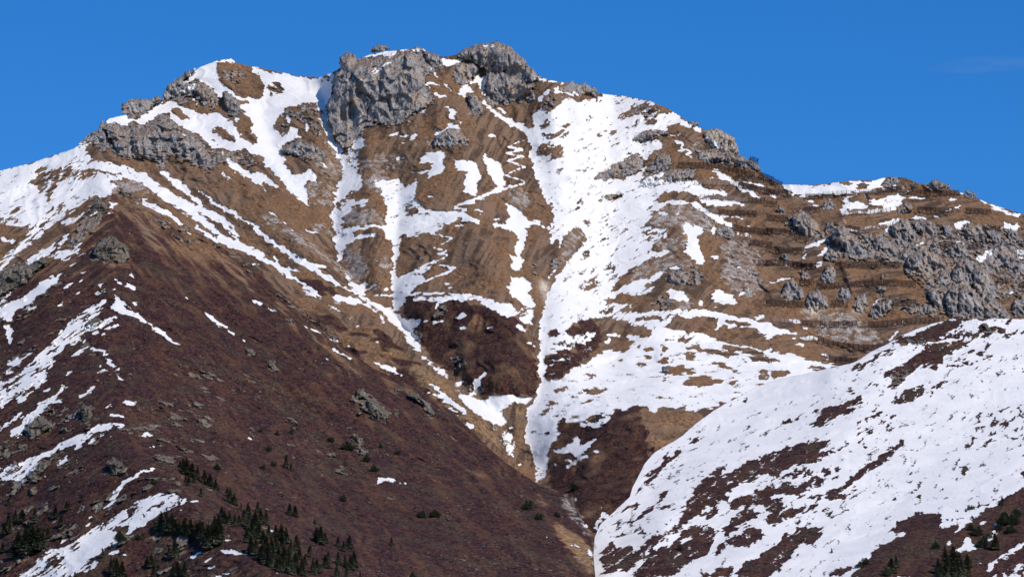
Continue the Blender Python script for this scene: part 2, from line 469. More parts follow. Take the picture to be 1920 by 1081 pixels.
g S 10 0,650 100,660 140,715 120,750 160,830 150,855 80,850 50,800 0,770 -20,700
g S 8.5 20,870 100,860 150,870 130,960 60,940 30,900
g S 10:18 30,970 90,1015
g S 10:16 250,650 295,595
g S 10:20 310,460 330,380
g Q 7 1030,180 1100,155 1230,170 1390,290 1300,340 1260,380 1170,400 1130,290 900,320 920,270
g T 6:34 1280,180 1270,250
g Q 6 800,640 870,570 1000,520 1100,500 1250,550 1240,600 1140,620 1040,600 860,670
g R 7 1040,640 1080,600 1180,600 1250,570 1300,620 1290,690 1180,700 1060,700
g R 9 1370,330 1410,300 1500,320 1500,400 1460,370 1380,370
g Q 6 1400,420 1600,400 1700,560 1600,560 1730,700 1600,800 1500,760 1420,650 1440,500
g R 7 1460,500 1490,470 1510,500
g R 8 860,780 900,780 870,810
g R 8 940,810 980,770 1060,790 1100,850 1000,850
g Q 8 1130,760 1200,780 1210,870 1120,860
g Q 8 1100,890 1160,875 1230,890 1200,910
g Q 7 -10,60 80,40 120,100 80,190 -10,150
g Q 6 330,450 380,350 480,340 490,380 420,460 350,540
g R 10 260,540 280,510 325,550 300,590 265,580
g R 8 130,570 150,560 190,620 150,620
g R 10 1080,480 1120,480 1100,500
g W 10 175,670 230,690 260,680 240,760 225,830 190,740
g Q 5 1000,400 1150,380 1180,440 1100,490 960,450
g T 4:20 1310,500 1350,620 1400,720
h S 10 -20,590 60,620 150,650 230,680 100,670 50,690 -20,680
h S 10 -20,785 170,805 300,855 420,870 510,900 460,925 300,1090 -20,1090
h S 0 -20,910 100,910 160,930 60,970 -20,985
h S 2 240,890 380,885 490,905 420,935 300,915
h S 0:34 -20,848 65,850
h S 10:26 140,572 220,590
h S 10:14 240,620 300,660
h S 10:24 230,692 340,702
h S 10:20 190,722 235,745
h S 10:14 160,690 185,690
h S 10:28 372,815 400,825
h S 10:16 722,470 760,432
h S 10:16 815,715 885,645
h S 10 1615,430 1630,390 1680,370 1670,400 1640,410
h S 10:12 1670,460 1700,440
h S 10:8 20,325 110,310 160,290
h S 8:10 710,328 740,315
h S 9:8 840,600 940,588
h Q 7 240,500 300,560 480,500 600,560 640,650 700,650 760,720 600,730 420,700 330,660 300,600 360,560 240,560
h Q 8 660,640 720,650 760,700 690,710
h W 8 230,500 340,450 420,480 360,510 300,560
h W 6 560,520 640,430 670,470 650,540
h W 5 1380,340 1420,300 1480,250 1500,350 1430,400
h W 5 1060,100 1120,90 1160,180 1100,270
h R 5 680,420 860,430 1000,440 1200,560 1100,550 900,520
C S 0 820,745 870,700 960,690 1060,640 1180,590 1290,560 1500,555 1480,575 1320,580 1300,620 1180,680 1130,720 1000,730
C S 2 1150,710 1200,680 1320,625 1370,640 1340,660 1410,640 1470,600 1500,620 1600,640 1590,670 1470,695 1350,690
C S 1:20 1605,690 1665,655
C S 1:22 1690,655 1740,645
C S 1 1590,595 1640,575 1650,590 1600,605
C S 1 790,1040 850,960 860,900 930,850 1040,790 1060,740 1160,725 1370,720 1250,790 1180,820 1170,870 1110,920 1100,880 1020,880 930,950 880,1030
C S 2 770,960 790,920 870,880 850,940 790,980
C S 1 560,920 580,880 650,850 670,880 620,920
C S 1 900,930 990,900 990,930 920,950
C S 1 1220,870 1290,870 1350,830 1360,860 1300,890 1220,900
C S 1 1310,810 1370,760 1390,780 1330,820
C S 1 1420,800 1490,730 1480,770 1430,815
C S 3.5 1350,870 1500,800 1510,820 1380,880
C S 4 670,850 790,790 900,760 850,810 740,840
C S 1 900,1070 1000,1030 1060,1020 1060,1060 960,1120 890,1145 850,1120
C S 5:8 820,750 1000,730 1300,715 1600,698
C T 6 1160,725 1370,720 1280,770 1180,750
C R 6 830,740 870,715 960,700 1060,690 1130,700 1100,720 1000,728
C R 5 1250,590 1400,570 1480,600 1580,640 1500,680 1350,600
C R 6 800,1030 870,930 930,900 980,910 880,1020
D S 2:20 1130,440 1205,408
D S 1 1060,495 1130,450 1210,405 1200,420 1120,480 1070,505
D S 1 240,650 350,600 480,570 560,530 630,510 650,560 600,590 500,640 410,680 350,720 260,720 290,690 350,670
D S 2 650,570 720,555 700,580
D S 2 690,630 740,600 780,610 710,650
D S 2 -10,750 60,710 140,670 230,665 110,700 40,730
D S 1:10 440,520 510,520
D S 1:12 550,492 610,482
D S 1 -10,920 150,860 300,810 430,820 400,850 340,890 500,860 530,880 430,900 350,910 290,930 150,960 100,990 -10,1030
D S 1 530,1080 600,1020 680,970 780,900 850,850 920,800 910,830 830,890 770,960 700,1000 640,1060 590,1085
D S 2 230,1060 260,1030 300,1050
D S 2:14 205,1010 250,998
D S 1:12 640,810 690,795
D S 8.5 590,650 900,620 950,720 620,860
D S 8.6 1300,650 1740,560 1740,800 1300,900
D S 7.5 1690,600 1760,580 1760,720 1700,730
D S 1:14 1510,700 1530,665
D S 1:10 660,865 680,858
D S 3:24 690,430 750,420
E S 1 -10,210 100,160 300,95 460,100 450,120 340,190 480,160 560,165 470,190 400,215 290,270 200,270 120,310 -10,320
E S 5.5 -10,350 100,300 300,300 540,280 500,330 380,420 300,470 -10,420
E S 1.5 -10,430 60,430 270,390 300,420 240,500 60,480 -10,520
E S 1 -10,520 80,520 110,570 60,610 -10,620
E S 1.5 -10,640 60,600 230,570 340,540 340,580 240,630 130,670 -10,730
E S 1 420,480 560,400 680,310 830,230 890,150 940,140 920,180 840,260 720,320 640,380 560,440 520,480 560,500 430,515
E S 2 510,520 640,440 620,480 560,530
E S 2:40 310,510 380,505
E S 7:90 380,580 460,640
E S 1:14 100,760 140,722
E S 1 -10,890 60,840 180,750 290,710 400,750 430,750 350,830 300,860 330,820 230,840 180,880 150,940 100,1000 -10,1081
E S 3:26 220,920 270,905
E S 1:12 1380,325 1445,300
E S 1:12 1170,412 1215,408
E S 1:10 1020,530 1100,495
E S 1:12 1250,462 1275,458
E S 1:10 1030,468 1070,462
E S 1:12 1270,298 1290,292
E S 8.4 1350,250 1480,240 1450,330 1350,340
E S 0 580,1090 700,960 760,900 940,800 1010,770 1000,740 860,760 980,670 1060,620 1190,610 1250,640 1230,700 1240,720 1300,700 1360,610 1500,650 1560,600 1660,550 1760,470 1850,430 1870,1090
E S 9 1230,690 1290,640 1380,600 1500,655 1420,720 1340,780 1370,700 1240,728
E S 2:26 1360,630 1385,660
E S 10 1260,860 1330,810 1310,850
E S 9 1300,900 1450,800 1500,870 1510,890 1400,905
E S 10:22 1560,835 1610,790 1650,715
E S 9.5 1520,1050 1640,960 1760,880 1840,820 1850,850 1740,930 1600,1030
E S 10:16 1530,700 1600,682
E S 8 1560,1090 1700,1040 1850,985 1860,1090
E S 10:12 1780,590 1812,600
E S 9:14 1385,970 1420,950
E S 9:10 1500,1000 1560,980
E S 10 440,1085 420,1090
E S 1 440,1070 530,1000 520,1040 460,1075
E S 1 500,1060 600,990 620,1000 540,1060
E S 9:20 580,1065 640,1025
E S 2:40 1830,340 1860,320
E S 7.8 1380,590 1600,520 1740,450 1650,560 1500,640
E T 3 930,980 1000,920 1100,900 1230,800 1200,860 1150,960 1000,1080
E T 4:24 1690,740 1850,735
k S 9.6 200,-10 500,-10 350,70 480,100 580,75 500,150 350,200 220,250 225,390 250,410 350,370 430,320 520,290 530,240 600,230 640,190 760,210 840,150 760,110 880,115 960,80 1740,80 1760,400 1440,555 1340,600 1200,620 1160,590 1060,595 1020,580 960,630 900,580 810,577 790,605 680,602 680,640 640,690 600,720 480,720 400,680 340,670 310,700 330,760 260,850 240,900 240,960 220,1090 170,1090 150,950 100,830 95,750 95,610 150,560 190,420 180,250
k S 0:16 505,370 565,375
k S 1:10 650,298 700,308
k S 0:14 700,278 750,270
k S 0 870,205 910,185 960,190 930,210
k S 0 1000,160 1060,180 1050,220 1020,230 1020,190
k S 0:16 900,252 940,252
k S 0:20 840,290 890,290
k S 0 990,280 1020,255 1060,270 1040,290
k S 0:10 1080,272 1095,270
k S 0 1015,340 1030,320 1060,310 1170,300 1180,330 1270,340 1200,360 1020,360
k S 0 1140,430 1200,385 1300,380 1430,405 1430,425 1340,440 1200,440
k S 0 1460,430 1510,408 1540,412 1500,428
k S 0:10 1010,402 1040,400
k S 0 1165,190 1260,160 1280,190 1500,210 1540,235 1450,250 1400,230 1250,205
k S 0 1170,220 1250,225 1240,250 1180,270
k S 0 1390,165 1600,190 1720,225 1700,238 1440,195
k S 1 1330,280 1420,285 1530,350 1490,355 1430,320
k S 0 1590,240 1740,245 1740,285 1590,260
k S 0:10 1530,272 1600,268
k S 2 1620,370 1700,335 1740,340 1740,410 1660,390
k S 0 1365,125 1420,60 1520,40 1640,50 1700,100 1740,125 1740,205 1500,160
k S 0 1020,45 1140,10 1200,-20 1400,-20 1330,50 1410,90 1350,120 1220,60 1100,65
k S 0 1120,110 1210,130 1180,160 1130,140
k S 0:24 845,172 868,180
k S 0:8 1030,130 1100,135
k S 0 420,20 540,-10 700,-10 850,40 960,80 880,115 790,90 760,110 840,150 800,180 760,210 740,190 640,190 600,230 530,240 450,200 500,150 590,90 600,60 480,90 390,110
k S 1 220,300 350,200 500,150 600,180 530,280 430,320 350,370 250,410 230,380
k S 9:14 250,300 420,240
k S 10:20 645,97 720,97
k S 10 620,160 640,130 670,130 650,165
k S 2 240,110 260,80 320,60 300,110
k S 6 240,170 500,100 520,130 300,200
k S 1:30 290,475 370,455
k S 1:18 450,500 560,482 635,478
k S 2:14 385,530 450,505
k S 2:24 240,572 310,548
k S 3:14 350,575 550,540
k S 3:22 380,575 410,560
k S 1.5:30 200,625 280,600
k S 2:34 300,645 360,635
k S 2:34 410,645 470,645
k S 4 490,640 660,650 600,710 540,690
k S 0:20 700,520 732,518
k S 0:10 978,518 1005,518
k S 0:10 1215,575 1235,573
k S 0:8 985,484 998,484
k S 1:14 220,755 252,748
k S 10 280,885 330,860 400,830 430,785 470,790 440,850 500,840 560,790 570,800 540,850 480,890 500,900 420,915 400,890
k S 10 545,890 600,860 590,885
k S 10:16 360,950 450,940 520,912
k S 10:14 350,1005 420,970
k S 10:18 295,995 300,965
k S 10 -10,500 60,515 130,520 150,525 100,580 40,560 -10,550
k S 9 -20,760 20,800 25,870 0,900 -20,880
k S 6 20,940 70,960 75,1000 40,980
k S 10:14 95,150 160,170
k S 10:22 30,30 90,75
k S 10 60,-10 140,-10 130,25
k T 5 640,50 850,60 940,100 860,110 720,70
k T 5.5 1420,550 1340,590 1250,620 1280,660 1120,810 1000,870 950,920 900,990 920,800 960,700 1050,650
k T 5 100,900 160,980 170,1090 60,900
k T 7 0,560 90,570 90,800 150,950 60,850 20,650
F S 1 900,1050 1000,970 1030,930 1130,880 1110,920 1050,980 950,1081 910,1090
F S 1:28 1240,815 1265,800
F S 1:10 1190,825 1300,790
F S 1:8 1390,745 1420,735
F S 1 1270,1090 1400,990 1480,960 1460,990 1390,1060 1360,1090
F S 1 1500,1010 1600,950 1650,960 1740,910 1760,1040 1600,1020 1520,1060
F S 1:10 1545,545 1595,530
F S 1:8 1505,540 1530,530
F S 1:10 1435,580 1475,570
F S 9 1350,720 1450,680 1480,700 1380,760
G S 1 960,390 970,340 1080,280 1100,220 1210,170 1190,220 1130,270 1060,330 1000,380
G S 1:18 890,480 980,400
G S 1 820,690 900,620 1010,570 1090,470 1120,465 1100,510 1010,610 880,660
G S 2 1040,610 1080,570 1200,535 1150,600 1050,615
G S 1:18 1275,382 1330,370
G S 1:14 1370,325 1390,315
G S 1:16 742,710 772,710
G S 3 930,770 950,730 985,730 960,770
G S 5:60 820,600 900,560
G S 8:90 760,800 1000,720
G S 3:16 790,765 820,770
G S 1 1250,570 1280,510 1340,430 1400,360 1500,290 1580,260 1500,310 1500,340 1600,330 1650,280 1730,250 1850,200 1860,330 1740,340 1780,370 1650,400 1620,440 1530,490 1550,520 1500,560 1480,620 1420,650 1340,650 1250,700 1200,740 1150,760 1120,790 1030,850 1000,870 970,860 1080,760 1150,740 1220,660 1240,610
G S 9 1370,440 1410,420 1490,385 1440,430
G S 9 1385,620 1400,570 1445,540 1430,590 1395,625
G S 1 1560,540 1700,480 1850,440 1850,560 1700,570 1600,600
G S 1 650,960 660,860 720,825 730,850 700,900 860,840 860,870 890,900 970,810 1040,770 1070,770 1030,850 1000,880 1000,890 930,950 880,1000 820,1060 790,1030 700,1060 660,1040
G S 1 1000,890 1130,870 1200,760 1280,720 1430,700 1490,780 1440,850 1430,900 1400,930 1290,980 1200,1040 1150,1090 860,1090 920,1010
G S 9.5:24 1000,880 930,980 850,1090
G S 9:18 1230,830 1300,800
G S 9:18 1130,860 1160,820 1210,790
G S 1 1500,760 1600,650 1680,590 1780,610 1760,650 1650,700 1560,790
G S 1 1480,860 1560,800 1640,760 1700,720 1790,720 1810,780 1740,850 1620,870 1560,860 1450,920
G S 1 1350,1090 1500,1010 1640,980 1600,1010 1540,1090
G S 0 1660,990 1850,900 1860,1090 1600,1090 1640,1040
G S 10:10 1660,795 1685,790
G S 9:14 700,1075 800,1040
o S 10:14 450,472 490,465
o S 10:16 640,578 645,582
o S 8 600,720 640,620 680,610 700,650 640,710 590,790
o S 10:22 515,702 535,715
o S 10:14 450,530 460,520
o S 8 170,380 190,330 175,240 260,200 260,260 240,340 220,400
o S 10:16 218,795 255,795
o S 10:18 420,845 485,852
o S 10:30 550,885 590,935
o S 10:24 570,965 600,1000
o T 9 300,680 420,740 560,850 590,930 600,1090 520,1020 430,900 330,800
o T 6:40 180,480 260,620
o Q 6 370,480 430,520 480,620 540,740 570,800 520,760 430,640 370,560
o R 8:24 40,470 90,490
i S 7.8 480,-10 600,-10 500,110 440,190 380,240 360,310 310,380 200,460 100,520 -20,620 -20,430 130,360 250,240 380,120
i S 7 620,20 740,-10 700,40 560,120 480,190 440,180 560,60
i S 10 690,50 790,30 795,45 720,60
i S 10 610,85 650,70 680,90 640,100
i S 10:12 690,100 715,105
i S 10 40,290 120,240 150,260 220,200 230,220 150,280 90,320 70,310
i S 10:26 48,345 80,345
i S 10:12 490,240 540,210 610,180
i S 10:18 620,190 680,210 715,225
i S 10 710,250 740,265 770,310 800,330 760,320 720,280
i S 10:12 660,350 720,337 790,335
i S 8:18 675,295 690,320
i S 10 770,365 800,375 835,410 800,395
i S 8 105,570 110,530 200,480 300,400 320,410 240,480 170,550
i S 10 290,495 300,470 355,440 340,470
i S 9.5 60,770 150,690 170,640 250,580 290,540 390,490 410,440 490,430 420,480 370,530 430,545 330,585 290,620 190,700 150,770 80,800
i S 8 -20,750 40,690 100,640 160,610 150,650 60,710 -20,770
i S 10:14 540,515 580,500 640,440
i S 9:8 590,530 635,495
i S 9:10 440,365 490,345
i S 10:16 720,585 760,575
i S 10 780,558 870,545 930,548 900,570
i S 10 715,648 770,625 820,640 858,668 760,648
i S 9.5 280,900 400,830 470,790 580,750 680,700 780,685 860,705 760,730 640,760 560,820 500,840 380,880 300,930 220,1000 150,1090 -20,1090 -20,1000 100,990
i S 7 -20,1000 100,980 250,910 230,960 130,1040 -20,1090
i S 10:18 490,870 550,830
i S 10 660,778 720,755 720,770
i S 10:14 745,778 752,785
i S 10:14 590,835 640,800
i S 9 350,1000 400,950 460,900 480,910 420,960
i S 10:10 440,700 510,635
i S 10 950,795 965,760 1000,760 1040,780
i S 10:18 1005,852 1030,855
i S 10:10 275,1062 310,1050
i S 10:8 1385,425 1400,425
i S 10:9 1660,793 1710,796
i S 10:12 1155,135 1235,172
i S 10:14 1430,0 1500,40
i S 10:8 1500,40 1580,95
i S 10:8 1635,122 1700,165
i S 9:14 830,1090 900,1050 950,1020 1060,1000
i S 10 30,45 60,40 90,90 80,140 65,140 50,90
i R 8 160,740 200,660 260,640 350,690 360,720 260,790 190,790
i R 8 530,600 560,560 640,590 600,680 560,690
i R 7 -20,890 60,830 190,830 160,880 60,930 -20,930
i R 8 170,1060 230,980 330,940 320,1000 240,1090
i R 8 710,960 760,920 820,960 870,1040 760,1040
i R 8 1030,920 1100,910 1190,960 1170,980 1060,950
i R 8 290,590 360,590 400,620 330,640
i R 7 400,740 420,710 520,720 480,760
i R 9 1650,180 1690,190 1720,240 1690,260
i R 5 900,180 950,190 940,210 900,200
i R 4 920,660 1000,690 1010,720 940,700
i R 4 640,370 700,400 680,430 640,400
i T 7 270,780 360,720 400,710 360,760 300,800
i T 5 680,990 730,960 720,1060 680,1060
j S 10:13 375,57 450,82
j S 10:8 310,37 355,50
j S 10:13 512,122 555,142
j S 10:10 520,197 600,235 655,267
j S 10:10 605,172 635,185
j S 10:8 465,262 490,270
j S 10:13 675,30 700,42
j S 10:13 805,137 830,150
j S 10 795,265 850,300 920,330 1000,390 980,385 900,350 830,310
j S 10:12 920,325 950,335
j S 9.7 920,-10 1110,-10 1110,20 1070,60 1070,90 1130,130 1100,160 1125,215 1100,220 1050,180 1020,110 1015,80 950,30
j S 9 1110,240 1170,260 1200,320 1270,330 1280,370 1330,390 1300,400 1220,350 1150,280
j S 7 1330,430 1380,400 1430,380 1400,430 1350,470
j S 10 1430,520 1470,460 1480,390 1540,345 1560,355 1510,410 1495,460 1480,500
j S 10:14 1370,480 1385,510
j S 10 1365,520 1440,500 1480,530 1550,540 1560,520 1740,500 1740,560 1670,590 1670,630 1720,690 1640,710 1560,680 1480,620 1400,560
j S 10 1165,430 1220,435 1270,490 1290,520 1360,550 1430,620 1420,645 1370,610 1330,580 1240,530 1170,500 1115,465 1220,510 1255,500
j S 10:12 1290,582 1390,650
j S 10:18 1425,695 1460,720
j S 7.5 1650,800 1680,750 1740,710 1740,920 1700,910 1670,850
j S 10:24 1365,45 1410,55
j S 10:10 1580,57 1620,57
j S 10:16 830,1078 870,1068 940,1078
j S 10:14 1190,20 1270,0
j R 9 650,550 680,470 730,460 740,510 790,530 860,590 910,640 900,670 800,670 760,630 680,630 720,590 700,550
j R 8 930,460 980,450 980,490 940,490
j R 8 1030,480 1080,490 1150,560 1210,620 1200,650 1130,600 1100,550
j R 9 70,270 110,265 165,340 130,355 80,310
j R 7 640,760 680,790 760,860 770,900 700,920 660,850
j R 4 470,870 560,880 560,920 480,910
j R 5:24 380,0 460,50 540,120
j R 8 930,610 960,610 970,650 930,650
j R 9 1070,60 1110,90 1090,120
j R 8 1550,690 1600,690 1630,740 1570,730
j R 7 1380,480 1420,430 1460,450 1400,510
j R 4 1300,230 1450,230 1450,300 1350,330
j R 8 550,1000 600,1000 620,1040
j R 5 180,620 260,680 300,740 220,720
j R 8 1490,450 1540,440 1530,500 1500,500
j T 10 1040,290 1120,310 1250,400 1370,500 1480,640 1640,790 1690,910 1600,830 1500,760 1440,700 1350,620 1200,510 1080,400
j T 5 700,60 900,150 1050,290 900,250 780,150
j T 6:24 320,805 370,830 430,890
m S 7.8 120,1090 250,980 330,880 430,860 560,810 660,750 720,690 780,660 850,630 980,530 1100,490 1250,470 1360,520 1310,550 1200,590 1110,640 1020,710 910,770 880,820 760,890 700,930 600,1020 500,1090
m S 10 1150,600 1250,570 1320,555 1200,600 1100,650 1010,715 920,770 930,730 1020,680 1070,630
m S 10 600,800 760,740 840,760 830,820 700,900 560,1000 440,1060 520,960
m S 1.5 1100,580 1180,540 1300,538 1310,550 1200,556 1130,600
m S 1 820,710 900,710 910,770 850,810
m S 10:9 1310,552 1400,535 1460,523
m S 9.5 580,1050 640,990 690,960 715,970 690,1010 620,1045
m S 10 765,910 850,880 880,885 820,915
m S 10:16 890,922 920,925
m S 8.5 700,600 780,540 850,440 880,390 940,360 1000,320 1040,310 1030,325 960,370 900,440 820,530 760,590
m S 10:12 1090,300 1130,300
m S 8:24 640,660 670,645
m S 9:10 600,715 675,685
m S 7:18 440,830 495,800
m S 9 1360,940 1420,900 1470,885 1460,910 1400,945
m S 10 1560,890 1640,875 1690,870 1700,890 1790,925 1640,915
m S 10:18 1620,810 1685,820
m S 10:24 1447,850 1475,830
m S 10:18 1520,825 1560,820
m S 10:14 1480,970 1540,945
m S 10:14 1500,1020 1560,1000
m S 9 1540,1090 1600,1040 1640,1030 1670,1050 1600,1090
m S 10:14 1420,1081 1470,1055
m S 10:12 1305,595 1318,597
m S 10:10 1268,183 1285,188
m S 10:9 1528,425 1548,435
m T 4 350,1000 100,1000 60,950 250,900
m T 5:30 600,380 760,360
m R 5 1640,780 1750,790 1740,810 1650,800
n S 10 1160,412 1200,380 1260,368 1310,380 1260,390 1180,415
n S 10:8 1310,388 1400,412
n S 10:10 1810,585 1850,600
n S 10:12 840,1065 870,1075
n S 9:8 450,1045 500,1070
n S 9:8 400,740 430,760
n T 7:14 650,95 720,140 800,210
n T 6:12 850,340 960,400 1060,435
n T 8:14 1500,315 1650,420 1800,570
n T 5:14 1240,700 1400,850 1560,1060
n R 6 1690,620 1730,630 1720,690 1690,660
n R 4 1260,500 1330,500 1330,530 1270,530
n R 6 880,300 930,285 980,330 950,350 900,330
n R 7 260,10 320,20 300,60 270,50
n R 5 520,90 600,120 640,190 560,140
n R 6 70,320 110,325 100,340
n R 6 510,350 540,350 540,375
z S 10:1.2 985,262 950,275 984,280 948,287 985,294 950,301 986,312 946,328 984,340
z S 10:1.2 985,343 930,358 880,376 850,388
d R 7 420,740 500,660 560,740 700,740 830,640 1000,620 1160,650 1280,700 1460,640 1600,700 1740,700 1740,1000 1500,950 1300,820 1100,850 900,880 660,900 560,880
h R 7 900,120 1180,100 1460,180 1740,140 1740,420 1500,420 1300,560 1100,520 1050,300 940,280
d R 5 150,560 260,540 380,720 300,800 180,720'''
ZONES = '''z H 9 755,560 800,560 850,560 900,570 960,600 1005,630 1008,735 960,745 900,735 850,700 800,660 775,620
z H 8 840,580 930,570 1000,620 1005,640 930,620 850,600
z H 8 1035,600 1100,590 1130,620 1120,650 1060,700 1020,715 1022,660
z H 9 1020,790 1110,780 1200,760 1215,820 1230,860 1180,960 1110,1000 1030,900 1020,840
z H 5 550,520 620,520 640,550 600,555
z H 3 450,560 700,600 900,790 860,790 700,700 500,600
z H 4 1420,880 1420,880 1430,890
z T 4 1000,480 1020,480 1025,560 1000,560
z B 1 1,1 2,2 3,1'''
